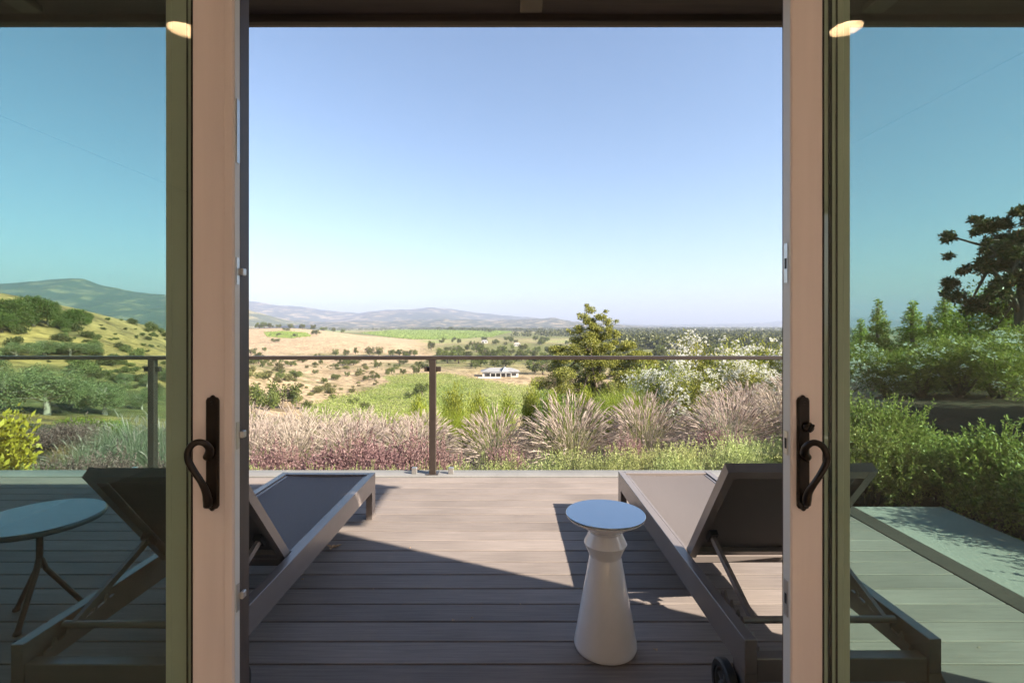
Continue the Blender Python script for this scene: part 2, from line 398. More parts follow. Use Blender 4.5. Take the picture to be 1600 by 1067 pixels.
# resample onto a fine grid and soften the creases
gl_ = np.linspace(math.log(0.5), math.log(13500), 420); gt_ = np.linspace(-1.35, 1.35, 271)
_G = np.array([np.interp(gl_, np.log(TD), row) for row in _z])
_G = np.array([np.interp(gt_, _t, _G[:, j]) for j in range(_G.shape[1])]).T
def _blur(A, n):
    k = np.hanning(2 * n + 3)[1:-1]; k /= k.sum()
    return np.apply_along_axis(lambda v: np.convolve(np.pad(v, n, mode='edge'), k, 'valid'), 1, A)
_G = _blur(_G, 5); _G = _blur(_G.T, 7).T
def ground(X, Y, detail=True):
    X = np.asarray(X, float); Y = np.asarray(Y, float)
    th = np.arctan2(X, Y); r = np.hypot(X, Y)
    thc = np.clip(th, -0.933, 0.933)
    d = np.clip(r * np.cos(thc), 0.5, 13400); t = np.tan(thc)
    fi = np.clip((np.log(d) - gl_[0]) / (gl_[1] - gl_[0]), 0, 418.999); fj = np.clip((t - gt_[0]) / (gt_[1] - gt_[0]), 0, 269.999)
    i = fi.astype(int); j = fj.astype(int); u = fi - i; v = fj - j
    z = (_G[j, i] * (1 - u) + _G[j, i + 1] * u) * (1 - v) + (_G[j + 1, i] * (1 - u) + _G[j + 1, i + 1] * u) * v
    if detail:
        a = np.clip((d - 12) / 60, 0, 1)
        z = z + a * (fbm(X / 22, Y / 22, 3, 3) * 0.7 + fbm(X / 90, Y / 90, 2, 9) * 1.1 * np.clip(1 - d / 1500, 0, 1))
    return z
def gz(x, y): return float(ground(np.array([x]), np.array([y]))[0])
def hit(px, py, d0=5.0):
    """first point where the sight line through a photo pixel meets the ground"""
    tx = (px - 800) / F; s = (py - 508) / F
    d = np.exp(np.linspace(math.log(d0), math.log(13000), 3000))
    below = (EYE - s * d) < ground(tx * d, d)
    k = int(np.argmax(below)) if below.any() else len(d) - 1
    return Vector((tx * d[k], d[k], gz(tx * d[k], d[k])))

th = np.concatenate([np.linspace(-math.pi, -1.0, 30, endpoint=False), np.linspace(-1.0, 1.0, 430), np.linspace(1.0, math.pi, 31)[1:]])
rr = np.exp(np.linspace(math.log(0.6), math.log(13400), 300))
TH, RR = np.meshgrid(th, rr, indexing='ij')
GX = RR * np.sin(TH); GY = RR * np.cos(TH); GZ = ground(GX, GY)
nt_, nr_ = TH.shape
idx = np.arange(nt_ * nr_).reshape(nt_, nr_)
quads = np.stack([idx[:-1, :-1], idx[:-1, 1:], idx[1:, 1:], idx[1:, :-1]], -1).reshape(-1, 4)
quads = quads[:, ::-1]
V = np.stack([GX, GY, GZ], -1).reshape(-1, 3)
# colour of the ground cover, by place
d_ = RR; t_ = np.tan(np.clip(TH, -0.95, 0.95))
n1 = fbm(GX / 12, GY / 12, 4, 21); n2 = fbm(GX / 70, GY / 70, 4, 31); n3 = fbm(GX / 320, GY / 320, 4, 41); n4 = fbm(GX / 3.0, GY / 3.0, 3, 51)
def mixc(a, b, f): f = np.clip(f, 0, 1)[..., None]; return a * (1 - f) + b * f
gold = np.array([.56, .36, .13]); tan = np.array([.50, .375, .235]); olive = np.array([.16, .17, .06]); green = np.array([.20, .27, .07])
mulch = np.array([.085, .062, .045]); brown = np.array([.21, .145, .075])
C = np.broadcast_to(gold, GX.shape + (3,)).copy()
C = mixc(C, np.broadcast_to(tan, C.shape), np.maximum((d_ - 150) / 250 + 0.25 * n2, (t_ + .60) / .08))
C = mixc(C, np.broadcast_to(brown, C.shape), 0.95 * np.clip(n1 * 2.4 + n4 * 2.0 + .10, 0, 1) * np.clip(1 - d_ / 900, 0, 1))
C = mixc(C, np.broadcast_to(olive, C.shape), np.clip(n2 * 2.2 + n1 * 1.0 - 0.25 + .22 * (t_ > -.58) * (t_ < -.1) * (d_ < 480), 0, 0.75) * (d_ < 600))
valley = np.clip((d_ - 260) / 150, 0, 1) * np.clip((t_ + 0.20 + 0.05 * n2) / 0.06, 0, 1)
valley = np.maximum(valley, np.clip((d_ - 1000) / 200, 0, 1))
C = mixc(C, np.broadcast_to(olive * 1.15, C.shape), valley * np.clip(0.75 - n3 * 1.6, 0.1, 1))
C = mixc(C, np.broadcast_to(green * 1.25, C.shape), valley * np.clip(n3 * 3 - 0.3, 0, 0.9))
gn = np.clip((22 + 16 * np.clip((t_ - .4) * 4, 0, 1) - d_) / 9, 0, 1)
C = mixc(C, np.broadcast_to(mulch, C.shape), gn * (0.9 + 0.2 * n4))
C = mixc(C, C * .5, gn * np.clip((t_ - .45) * 6, 0, 1))  # shade painted into the right bank: its ground colour is darkened
def inside(poly, x, y):
    c = np.zeros(x.shape, bool); n = len(poly)
    for i in range(n):
        (x0, y0), (x1, y1) = poly[i], poly[(i + 1) % n]
        cond = ((y0 > y) != (y1 > y)) & (x < (x1 - x0) * (y - y0) / (y1 - y0 + 1e-12) + x0); c ^= cond
    return c
VINE_PIX = {'flat': [(470, 640), (520, 622), (575, 611), (612, 598), (598, 590), (640, 587), (700, 585), (740, 592), (800, 602), (870, 606), (880, 650), (700, 660), (480, 660)],
            'hilltop': [(418, 527), (412, 520), (440, 518.5), (478, 521), (486, 526), (455, 529)],
            'rise': [(566, 521), (600, 518), (640, 516.5), (700, 516), (760, 517), (800, 519), (770, 526), (700, 530), (640, 530), (600, 526)]}
VINE_POLY = {k: [(q.x, q.y) for q in (hit(a, b_, 40) for a, b_ in v)] for k, v in VINE_PIX.items()}
for k, pl_ in VINE_POLY.items():
    C = mixc(C, np.broadcast_to(np.array([.22, .34, .07]), C.shape), inside(pl_, GX, GY) * (.5 if k != 'hilltop' else .3))
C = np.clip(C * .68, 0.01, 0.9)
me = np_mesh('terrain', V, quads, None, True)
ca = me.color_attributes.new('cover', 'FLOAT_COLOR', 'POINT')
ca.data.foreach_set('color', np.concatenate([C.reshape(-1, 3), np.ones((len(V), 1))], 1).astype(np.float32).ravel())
m, nt, b = new_mat('ground_cover')
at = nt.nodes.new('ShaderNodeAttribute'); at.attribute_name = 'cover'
tc = nt.nodes.new('ShaderNodeTexCoord')
def tnoise(scale, det=5):
    n = nt.nodes.new('ShaderNodeTexNoise'); n.inputs['Scale'].default_value = scale; n.inputs['Detail'].default_value = det
    nt.links.new(tc.outputs['Object'], n.inputs['Vector']); return n
na, nb = tnoise(0.45, 10), tnoise(0.07, 6)
mr = nt.nodes.new('ShaderNodeMapRange'); mr.inputs[1].default_value = 0.3; mr.inputs[2].default_value = 0.7; mr.inputs[3].default_value = 0.45; mr.inputs[4].default_value = 1.5
nt.links.new(na.outputs['Fac'], mr.inputs[0])
mr2 = nt.nodes.new('ShaderNodeMapRange'); mr2.inputs[1].default_value = 0.3; mr2.inputs[2].default_value = 0.7; mr2.inputs[3].default_value = 0.82; mr2.inputs[4].default_value = 1.15
nt.links.new(nb.outputs['Fac'], mr2.inputs[0])
mu = nt.nodes.new('ShaderNodeMath'); mu.operation = 'MULTIPLY'; nt.links.new(mr.outputs[0], mu.inputs[0]); nt.links.new(mr2.outputs[0], mu.inputs[1])
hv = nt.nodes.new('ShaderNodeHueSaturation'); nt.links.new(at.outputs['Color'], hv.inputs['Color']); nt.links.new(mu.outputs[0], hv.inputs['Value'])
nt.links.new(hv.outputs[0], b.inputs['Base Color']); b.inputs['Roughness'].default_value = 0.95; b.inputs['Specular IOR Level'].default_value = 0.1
bp = nt.nodes.new('ShaderNodeBump'); bp.inputs['Strength'].default_value = 0.9; bp.inputs['Distance'].default_value = 0.5
nt.links.new(na.outputs['Fac'], bp.inputs['Height']); nt.links.new(bp.outputs[0], b.inputs['Normal'])
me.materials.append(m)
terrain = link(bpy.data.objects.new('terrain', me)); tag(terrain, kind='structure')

# mountain ranges: ridge lines read off the photograph, at their own distances
def mountains(name, ridge, D, depth, zb, seed, c_wood, c_grass, rough=1.0):
    px = np.array([p[0] for p in ridge], float); py = np.array([p[1] for p in ridge], float)
    xs = np.linspace(px[0], px[-1], 420)
    ys = np.interp(xs, px, py)
    k = np.hanning(9); k /= k.sum(); ys = np.convolve(np.pad(ys, 4, mode='edge'), k, 'valid')
    X = (xs - 800) / F * D
    ridge_z = EYE - (ys - 508) / F * D
    ridge_z = ridge_z + fbm(X / (D * .02), X * 0 + seed, 4, seed) * D * 0.0017 * rough
    ns = 70
    u = np.linspace(0, 1.5, ns)
    Xg = np.repeat(X[None, :], ns, 0); Ug = np.repeat(u[:, None], len(X), 1)
    Yg = D - depth * (1 - Ug)
    gul = fbm(Xg / (depth * .30), Yg / (depth * .45), 5, seed + 3)
    prof = np.where(Ug <= 1, Ug ** 1.25, 1 - (Ug - 1) * 1.2)
    H = (ridge_z[None, :] - zb)
    Z = zb + H * prof + gul * np.clip(H, 20, None) * 0.34 * np.where(Ug <= 1, np.sin(np.pi * np.clip(Ug, 0, 1)), 0.0)
    Z = np.where(Ug <= 1, np.minimum(Z, zb + (ridge_z[None, :] - zb) * np.clip(Ug * 1.25, 0, 1)), Z)
    Xg = Xg * (Yg / D) * 0.35 + Xg * 0.65
    V = np.stack([Xg, Yg, Z - 3], -1).reshape(-1, 3)
    id_ = np.arange(ns * len(X)).reshape(ns, len(X))
    q = np.stack([id_[:-1, :-1], id_[:-1, 1:], id_[1:, 1:], id_[1:, :-1]], -1).reshape(-1, 4)
    me = np_mesh(name, V, q, None, True)
    m, nt, b = new_mat(name + '_cover')
    tc = nt.nodes.new('ShaderNodeTexCoord'); n = nt.nodes.new('ShaderNodeTexNoise'); n.inputs['Scale'].default_value = 14.0 / depth; n.inputs['Detail'].default_value = 9; n.inputs['Roughness'].default_value = 0.6
    nt.links.new(tc.outputs['Object'], n.inputs['Vector'])
    r = nt.nodes.new('ShaderNodeValToRGB'); e = r.color_ramp.elements
    e[0].position = 0.50; e[0].color = (*c_wood, 1); e[1].position = 0.63; e[1].color = (*c_grass, 1)
    nt.links.new(n.outputs['Fac'], r.inputs[0])
    n2 = nt.nodes.new('ShaderNodeTexNoise'); n2.inputs['Scale'].default_value = 160.0 / depth; n2.inputs['Detail'].default_value = 6
    nt.links.new(tc.outputs['Object'], n2.inputs['Vector'])
    mr = nt.nodes.new('ShaderNodeMapRange'); mr.inputs[1].default_value = .3; mr.inputs[2].default_value = .7; mr.inputs[3].default_value = .6; mr.inputs[4].default_value = 1.35
    nt.links.new(n2.outputs['Fac'], mr.inputs[0])
    hv = nt.nodes.new('ShaderNodeHueSaturation'); nt.links.new(r.outputs[0], hv.inputs['Color']); nt.links.new(mr.outputs[0], hv.inputs['Value'])
    nt.links.new(hv.outputs[0], b.inputs['Base Color']); b.inputs['Roughness'].default_value = 1; b.inputs['Specular IOR Level'].default_value = 0
    me.materials.append(m)
    return tag(link(bpy.data.objects.new(name, me)), kind='structure')

WOOD, GRASS = (0.045, 0.055, 0.03), (0.30, 0.24, 0.15)
mountains('mountain_range', [(300, 466), (392, 470), (430, 476), (480, 480), (520, 486), (560, 489), (600, 484), (640, 483), (665, 480), (700, 482), (740, 488), (800, 493), (860, 499), (900, 503), (960, 507), (1040, 509)], 9200, 3400, -32, 5, WOOD, GRASS)
mountains('foothills', [(380, 497), (450, 499), (520, 503), (600, 501), (700, 499), (770, 500), (840, 497), (862, 496), (900, 502), (960, 505), (1000, 509)], 5600, 1600, -31, 15, WOOD, GRASS, 1.5)
mountains('western_mountain', [(-250, 460), (-120, 452), (0, 443), (60, 438), (110, 434), (130, 435), (160, 445), (200, 454), (240, 459), (300, 463), (350, 472), (410, 490), (470, 508)], 4300, 2300, -31, 25, (0.055, 0.07, 0.03), (0.22, 0.19, 0.09))
mountains('eastern_hills', [(880, 509), (960, 506), (1040, 507.5), (1100, 506), (1180, 505), (1224, 501), (1290, 497), (1360, 496), (1430, 501), (1600, 497), (1800, 500)], 11500, 2400, -32, 35, WOOD, GRASS, 0.6)

# the air: far things fade to pale blue
m = bpy.data.materials.new('hazy_air'); m.use_nodes = True; nt = m.node_tree; nt.nodes.remove(nt.nodes['Principled BSDF'])
pv = nt.nodes.new('ShaderNodeVolumePrincipled')
pv.inputs['Color'].default_value = (0.39, 0.45, 0.64, 1); pv.inputs['Density'].default_value = 1.2e-4; pv.inputs['Anisotropy'].default_value = 0.0
nt.links.new(pv.outputs[0], nt.nodes['Material Output'].inputs['Volume'])
hz = MB().box(-13600, 13600, -13600, 13600, -44, 520).build('haze', m); tag(hz, 'pale blue haze over the valley', 'haze', kind='stuff')

# ------------------------------------------------------------------ foliage builders
def unit(a): return a / np.maximum(np.linalg.norm(a, axis=-1, keepdims=True), 1e-9)
def leaves(P0, A, L, W, rg, fold=0.12):
    """diamond leaves: base P0 (n,3), axis A, lengths L, widths W"""
    n = len(P0); A = unit(A); S = unit(np.cross(A, rg.normal(size=(n, 3)))); N = np.cross(A, S)
    L = np.broadcast_to(np.asarray(L, float), (n,))[:, None]; W = np.broadcast_to(np.asarray(W, float), (n,))[:, None]
    v = np.stack([P0, P0 + A * L * .42 + S * W / 2 + N * W * fold, P0 + A * L - N * L * .08, P0 + A * L * .42 - S * W / 2 + N * W * fold], 1)
    return v.reshape(-1, 3), np.arange(n * 4).reshape(n, 4)
def clump_points(clumps, n, rg, shell=0.45):
    c = np.array([q[:3] for q in clumps], float); r = np.array([q[3:6] for q in clumps], float)
    w = (r[:, 0] * r[:, 1] + r[:, 0] * r[:, 2] + r[:, 1] * r[:, 2]); w = w / w.sum()
    k = rg.choice(len(c), n, p=w)
    d = unit(rg.normal(size=(n, 3))); rad = rg.random(n) ** shell
    return c[k] + d * r[k] * rad[:, None], d
def merge(parts):
    V = []; Fq = []; b = 0
    for v, f in parts: V.append(v); Fq.append(f + b); b += len(v)
    return np.concatenate(V), Fq
def ribbons(B, az, L, lean0, bend, width, nseg, rg, twist=0.6):
    """curved tapering blades; returns verts, quads, tip points, tip directions"""
    n = len(B); h = np.stack([np.cos(az), np.sin(az), np.zeros(n)], -1); up = np.array([0, 0, 1.0])
    side = np.stack([-np.sin(az), np.cos(az), np.zeros(n)], -1)
    side = unit(side + rg.normal(size=(n, 3)) * twist)
    pts = [B]; p = B.copy(); dirs = []
    for s in range(nseg):
        a = lean0 + bend * (s + 0.5) / nseg
        d = h * np.sin(a)[:, None] + up * np.cos(a)[:, None]
        p = p + d * (L / nseg)[:, None]; pts.append(p); dirs.append(d)
    pts = np.stack(pts, 1); ws = width[:, None] * np.linspace(1, 0.15, nseg + 1)[None, :]
    lft = pts - side[:, None, :] * ws[..., None] / 2; rgt = pts + side[:, None, :] * ws[..., None] / 2
    v = np.stack([lft, rgt], 2).reshape(n, -1, 3); m = 2 * (nseg + 1)
    base = (np.arange(n) * m)[:, None]
    q = [base + np.array([2 * s, 2 * s + 1, 2 * s + 3, 2 * s + 2])[None, :] for s in range(nseg)]
    return v.reshape(-1, 3), np.stack(q, 1).reshape(-1, 4), pts[:, -1], dirs[-1], pts

def mesh_part(name, V, Fs, mat, parent, smooth=False):
    return link(bpy.data.objects.new(name, np_mesh(name, V, Fs, mat, smooth)), parent)

def limbs(root, targets, trunk_r, trunk_top, mat, parent, base=(0, 0, -0.3), wob=0.12, n=7, seed=0):
    rd = random.Random(seed)
    mb = MB(); tt = Vector(trunk_top); bs = Vector(base)
    pts = [bs.lerp(tt, k / 4) + Vector((rd.uniform(-wob, wob), rd.uniform(-wob, wob), 0)) * (0 if k == 0 else 1) for k in range(5)]
    mb.tube(pts, [trunk_r * (1.35 - .7 * k / 4) if k else trunk_r * 1.5 for k in range(5)], n)
    for tg in targets:
        tg = Vector(tg); s = pts[rd.choice((2, 3, 4))]
        mid = s.lerp(tg, .5) + Vector((rd.uniform(-1, 1), rd.uniform(-1, 1), rd.uniform(-.2, .8))) * (tg - s).length * .14
        mb.tube([s, s.lerp(mid, .5), mid, mid.lerp(tg, .55), tg], [trunk_r * .55, trunk_r * .45, trunk_r * .33, trunk_r * .22, trunk_r * .1], 5)
    return mb.build('trunk', mat, parent, True)

def shrub(name, mat, rx, ry, h, n, L, W, seed, lumps=9, upb=0.5, out=1.0, rnd=0.6, stem=True, label=None, cat='shrub', group=None, spiky=0.0, barkm='bark', ls=(.32, .52), core=.62):
    """rounded leafy shrub standing on z = 0 with stems and a crown of leaf clumps"""
    rg = np.random.default_rng(seed); root = empty(name, label=label, cat=cat, group=group)
    cl = []
    for k in range(lumps):
        a = rg.uniform(0, 2 * math.pi); q = math.sqrt(rg.random()) * .72
        s = rg.uniform(*ls)
        cl.append((math.cos(a) * q * rx, math.sin(a) * q * ry, h * rg.uniform(.30, .72) * (1 - .35 * q), rx * s, ry * s, h * s * .8))
    cl.append((0, 0, h * .42, rx * core, ry * core, h * core * .68))
    p, d = clump_points(cl, n, rg)
    p[:, 2] = np.maximum(p[:, 2], rg.uniform(0.0, .08, n) * h)
    A = d * out + np.array([0, 0, upb]) + rg.normal(size=(n, 3)) * rnd
    v, f = leaves(p, A, L * rg.uniform(.6, 1.25, n), W * rg.uniform(.7, 1.2, n), rg)
    parts = [(v, f)]
    if spiky > 0:      # young shoots standing out of the crown, leafed along their length
        ns = int(spiky); k = rg.integers(0, n, ns); b0 = p[k]; ax = unit(d[k] * .7 + np.array([0, 0, .9]) + rg.normal(size=(ns, 3)) * .25)
        for s in range(9):
            q = b0 + ax * (L * .55 * s)
            for _ in range(2):
                v2, f2 = leaves(q, ax * .7 + rg.normal(size=(ns, 3)) * .6, L * .8, W * .9, rg); parts.append((v2, f2))
    V_, F_ = merge(parts)
    mesh_part('crown', V_, F_, M[mat], root)
    if stem:
        mb = MB()
        for k in range(7):
            c = cl[k % len(cl)]
            mb.tube([(rg.uniform(-.06, .06) * rx, rg.uniform(-.06, .06) * ry, -.15), (c[0] * .5, c[1] * .5, c[2] * .5), (c[0], c[1], c[2] + .1 * h)], [.022 * h + .004, .015 * h + .003, .004], 5)
        mb.build('stem', M[barkm], root, True)
    return root

def fountain_grass(seed, plumem='plume', bladem='blade', nb=360, npl=780, r=.62, h=.80, name='fountain_grass', label=None, group=None, bris=10):
    rg = np.random.default_rng(seed); root = empty(name, label=label, cat='grass', group=group)
    def base(n, q): a = rg.uniform(0, 2 * math.pi, n); rad = np.sqrt(rg.random(n)) * q; return np.stack([np.cos(a) * rad, np.sin(a) * rad, np.full(n, -.05)], -1), a
    B, a = base(nb, .14)
    az = a + rg.normal(size=nb) * .5; lean = rg.uniform(.05, .75, nb)
    v, f, *_ = ribbons(B, az, h * rg.uniform(.65, 1.0, nb), lean * .55, .35 + lean * 1.6, rg.uniform(.006, .011, nb), 4, rg)
    mesh_part('blades', v, f, M[bladem], root)
    if npl:
        B, a = base(npl, .12); az = a + rg.normal(size=npl) * .45
        lean = rg.random(npl) ** .85 * 1.40
        Ls = h * rg.uniform(.62, 1.06, npl) * (1 - .16 * lean)
        v1, f1, tip, td, _ = ribbons(B, az, Ls, lean * .75, .10 + lean * .65, np.full(npl, .0035), 4, rg)
        # plumes: a soft spindle that carries on the stalk's curve, with bristles standing off it
        pl = rg.uniform(.09, .16, npl); hz_ = np.stack([np.cos(az), np.sin(az), -0.65 * np.ones(npl)], -1)
        e1 = unit(np.cross(td, rg.normal(size=(npl, 3)))); e2 = np.cross(td, e1)
        rings = []; env = (.35, 1.0, .95, .6, .08); ns = 5
        cen = []
        for i_, ev in enumerate(env):
            u_ = i_ / (len(env) - 1)
            c = tip + (td * u_ + hz_ * .26 * u_ * u_) * pl[:, None]; cen.append(c)
            for k_ in range(ns):
                a_ = 2 * math.pi * k_ / ns
                rings.append(c + (e1 * math.cos(a_) + e2 * math.sin(a_)) * (.0066 * ev * rg.uniform(.8, 1.2, npl))[:, None])
        vv = np.stack(rings, 1); nv = vv.shape[1]; bs_ = (np.arange(npl) * nv)[:, None]
        ff = [bs_ + np.array([a_ * ns + k_, a_ * ns + (k_ + 1) % ns, (a_ + 1) * ns + (k_ + 1) % ns, (a_ + 1) * ns + k_])[None, :] for a_ in range(len(env) - 1) for k_ in range(ns)]
        parts = [(v1, f1), (vv.reshape(-1, 3), np.stack(ff, 1).reshape(-1, 4))]
        for b_ in range(bris):
            u_ = rg.random(npl); c = tip + (td * u_[:, None] + hz_ * .26 * (u_ * u_)[:, None]) * pl[:, None]
            o_ = unit(np.cross(td, rg.normal(size=(npl, 3))))
            parts.append(leaves(c + o_ * .006, td * .9 + o_ * .55, rg.uniform(.018, .032, npl), .0035, rg, 0.0))
        V_, F_ = merge(parts)
        mesh_part('plumes', V_, F_, M[plumem], root)
    return root

def tree(name, mat, clumps, n, L, W, seed, trunk_r, trunk_top, base, label, cat='tree', group=None, bark='bark', shell=.5, upb=.2, rnd=.8, nlimb=14, wob=.12):
    rg = np.random.default_rng(seed); root = empty(name, label=label, cat=cat, group=group)
    p, d = clump_points(clumps, n, rg, shell)
    v, f = leaves(p, d + rg.normal(size=(n, 3)) * rnd + np.array([0, 0, upb]), L * rg.uniform(.6, 1.3, n), W * rg.uniform(.7, 1.3, n), rg)
    mesh_part('crown', v, f, M[mat], root)
    tg = [(c[0], c[1], c[2] + c[5] * .3) for c in clumps]
    random.Random(seed).shuffle(tg)
    limbs(root, tg[:nlimb], trunk_r, trunk_top, M[bark], root, base, seed=seed, wob=wob)
    return root

def oak_clumps(rg, R_, H, k=16, zlow=.38):
    cl = []
    for i in range(k):
        a = rg.uniform(0, 2 * math.pi); q = math.sqrt(rg.random()) * .78
        s = rg.uniform(.13, .33)
        cl.append((math.cos(a) * q * R_, math.sin(a) * q * R_, H * (zlow + rg.uniform(.0, .50) * (1 - .55 * q * q)), R_ * s, R_ * s, H * s * .62))
    return cl

exec_later = []
# ------------------------------------------------------------------ house
EZ_ = 2.722
XC = 2.74          # right corner of the house front
house = empty('house', (0, 1.45, 0), label='stucco house with a dark stained eave over the open glass doors', cat='house')
def hpart(mb, name, mat, parent=house, **k):
    o = mb.build(name, mat, None, **k); o.parent = parent
    o.matrix_parent_inverse = Matrix.Translation((0, -1.45, 0)) if parent is house else Matrix.Identity(4)
    return o
hpart(MB().box(-9, -1.90, 1.27, 1.47, -0.5, 2.70), 'wall', M['stucco'])
hpart(MB().box(1.90, XC, 1.27, 1.47, -0.5, 2.70), 'wall', M['stucco'])
hpart(MB().box(-1.90, 1.90, 1.27, 1.47, 2.42, 2.70), 'door_header', M['stucco'])
hpart(MB().box(-1.90, 1.90, 1.20, 1.47, -0.5, 0.055), 'threshold', M['clad'])
WY0, WY1, WZ0, WZ1 = -4.3, -1.5, .35, 2.35  # unseen side window, added so sunlight brightens the room
hpart(MB().box(XC - .2, XC - .004, -5.2, WY0, -0.5, 2.71).box(XC - .2, XC - .004, WY1, 1.40, -0.5, 2.71).box(XC - .2, XC - .004, WY0, WY1, -0.5, WZ0).box(XC - .2, XC - .004, WY0, WY1, WZ1, 2.71), 'wall', M['stucco'])
wf = MB()
for yy in (WY0 + .03, (WY0 + WY1) / 2, WY1 - .03): wf.box(XC - .13, XC - .07, yy - .03, yy + .03, WZ0, WZ1)
wf.box(XC - .128, XC - .072, WY0, WY1, WZ0, WZ0 + .06).box(XC - .128, XC - .072, WY0, WY1, WZ1 - .06, WZ1)
hpart(wf, 'added_window_frame', M['trim_white'])
hpart(MB().box(-3.6, XC - .004, -5.3, -5.15, -0.5, 2.70), 'wall', M['stucco'])
hpart(MB().box(-3.6, -3.42, -5.2, 1.40, -0.5, 2.71), 'wall', M['stucco'])
for gx in (-9.2, XC - .1):
    hpart(MB().add([(gx, 1.47, 2.72), (gx, -5.6, 2.72), (gx, -2.2, EZ_ + 1.19), (gx + .09, 1.47, 2.72), (gx + .09, -5.6, 2.72), (gx + .09, -2.2, EZ_ + 1.19)], [(0, 1, 2), (5, 4, 3), (0, 2, 5, 3), (2, 1, 4, 5), (1, 0, 3, 4)]), 'gable_wall', M['stucco'])
ED, EZ, XE = 2.30, 2.722, 3.08
hpart(MB().box(-9.4, XE - .02, 1.475, ED - .035, EZ + .03, EZ + .06), 'soffit', M['soffit'])
hpart(MB().box(-9.4, XE, ED - .032, ED, EZ, EZ + .085, .004), 'fascia', M['soffit'])
hpart(MB().box(-9.4, XE + .01, ED + .002, ED + .02, EZ + .004, EZ + .035), 'drip_edge', M['fascia'])
for x in (-6.6, -5.1, -3.6, -2.1, -0.76, 0.083, 1.58, 2.6):
    if abs(x + .76) < .01: continue
    hpart(MB().box(x - .048, x + .048, 1.475, 2.20, EZ - .005, EZ + .028, .004), 'rafter', M['fascia'])
rf = MB().add([(-9.4, ED, EZ + .088), (XE, ED, EZ + .088), (XE, -2.2, EZ + 1.2), (-9.4, -2.2, EZ + 1.2), (-9.4, -6.6, EZ + .09), (XE, -6.6, EZ + .09),
               (-9.4, ED, EZ + .13), (XE, ED, EZ + .13), (XE, -2.2, EZ + 1.25), (-9.4, -2.2, EZ + 1.25), (-9.4, -6.6, EZ + .13), (XE, -6.6, EZ + .13)],
              [(0, 3, 2, 1), (3, 4, 5, 2), (6, 7, 8, 9), (9, 8, 11, 10), (0, 1, 7, 6), (1, 2, 8, 7), (2, 5, 11, 8), (5, 4, 10, 11), (4, 3, 9, 10), (3, 0, 6, 9)])
hpart(rf, 'roof', M['roof'])
# the room the camera stands in
def struct(name, mb, mat): return tag(mb.build(name, mat), kind='structure')
struct('floor', MB().box(-3.3, XC - .21, -5.0, 1.19, -0.1, 0.05), M['floor_in'])
DL = ((-1.50, .23), (1.52, .24))
cm = MB(); hs = .068
xs_ = sorted([-3.3, XC - .21] + [x + q for x, _ in DL for q in (-hs, hs)])
for xa_, xb_ in zip(xs_, xs_[1:]):
    hole = [y for x, y in DL if xa_ < x < xb_]
    if hole:
        cm.box(xa_, xb_, -5.0, hole[0] - hs, 2.705, 2.719); cm.box(xa_, xb_, hole[0] + hs, 1.26, 2.705, 2.719)
    else: cm.box(xa_, xb_, -5.0, 1.26, 2.705, 2.719)
struct('ceiling', cm, M['wall_in'])
struct('wall_left', MB().box(-3.4, -3.305, -5.0, 1.26, -0.1, 2.70), M['wall_in'])
struct('wall_right', MB().box(XC - .208, XC - .203, -5.0, WY0, -0.1, 2.70).box(XC - .208, XC - .203, WY1, 1.26, -0.1, 2.70).box(XC - .208, XC - .203, WY0, WY1, -0.1, WZ0).box(XC - .208, XC - .203, WY0, WY1, WZ1, 2.70), M['wall_in'])
struct('wall_back', MB().box(-3.4, XC - .21, -5.1, -5.005, -0.1, 2.70), M['wall_in'])
struct('wall_front_left', MB().box(-3.3, -1.905, 1.262, 1.268, 0.05, 2.70), M['wall_in'])
struct('wall_front_right', MB().box(1.905, XC - .21, 1.262, 1.268, 0.05, 2.70), M['wall_in'])

# recessed ceiling lamps
def downlight(x, y, label):
    t = empty('recessed_downlight', (x, y, 2.704), label=label, cat='ceiling lamp')
    MB().lathe([(.064, .002), (.066, -.006), (.072, -.008), (.096, -.006), (.099, -.001), (.099, .0005), (.066, .003)], 48).build('trim', M['trim_white'], t, True, 40)
    n = 48; vs = [(.0655 * math.cos(2 * math.pi * k / n), .0655 * math.sin(2 * math.pi * k / n), z_) for z_ in (.0, .13) for k in range(n)]
    MB().add(vs, [(k, n + k, n + (k + 1) % n, (k + 1) % n) for k in range(n)]).build('reflector_can', M['trim_white'], t, True)
    MB().lathe([(.0, .125), (.064, .125), (.064, .128), (.0, .128)], 40).build('lens', M['lens'], t)
    ld = bpy.data.lights.new('downlight_lamp', 'AREA'); ld.shape = 'DISK'; ld.size = .10; ld.energy = LAMP; ld.color = (1.0, .66, .36)
    lo = bpy.data.objects.new('downlight_lamp', ld); link(lo, t); lo.location = (0, 0, .12)
LAMP = 4.0
downlight(-1.50, .23, 'recessed ceiling lamp mirrored in the glass above the door pull without a thumbturn')
downlight(1.52, .24, 'recessed ceiling lamp mirrored in the glass above the door pull with a thumbturn')

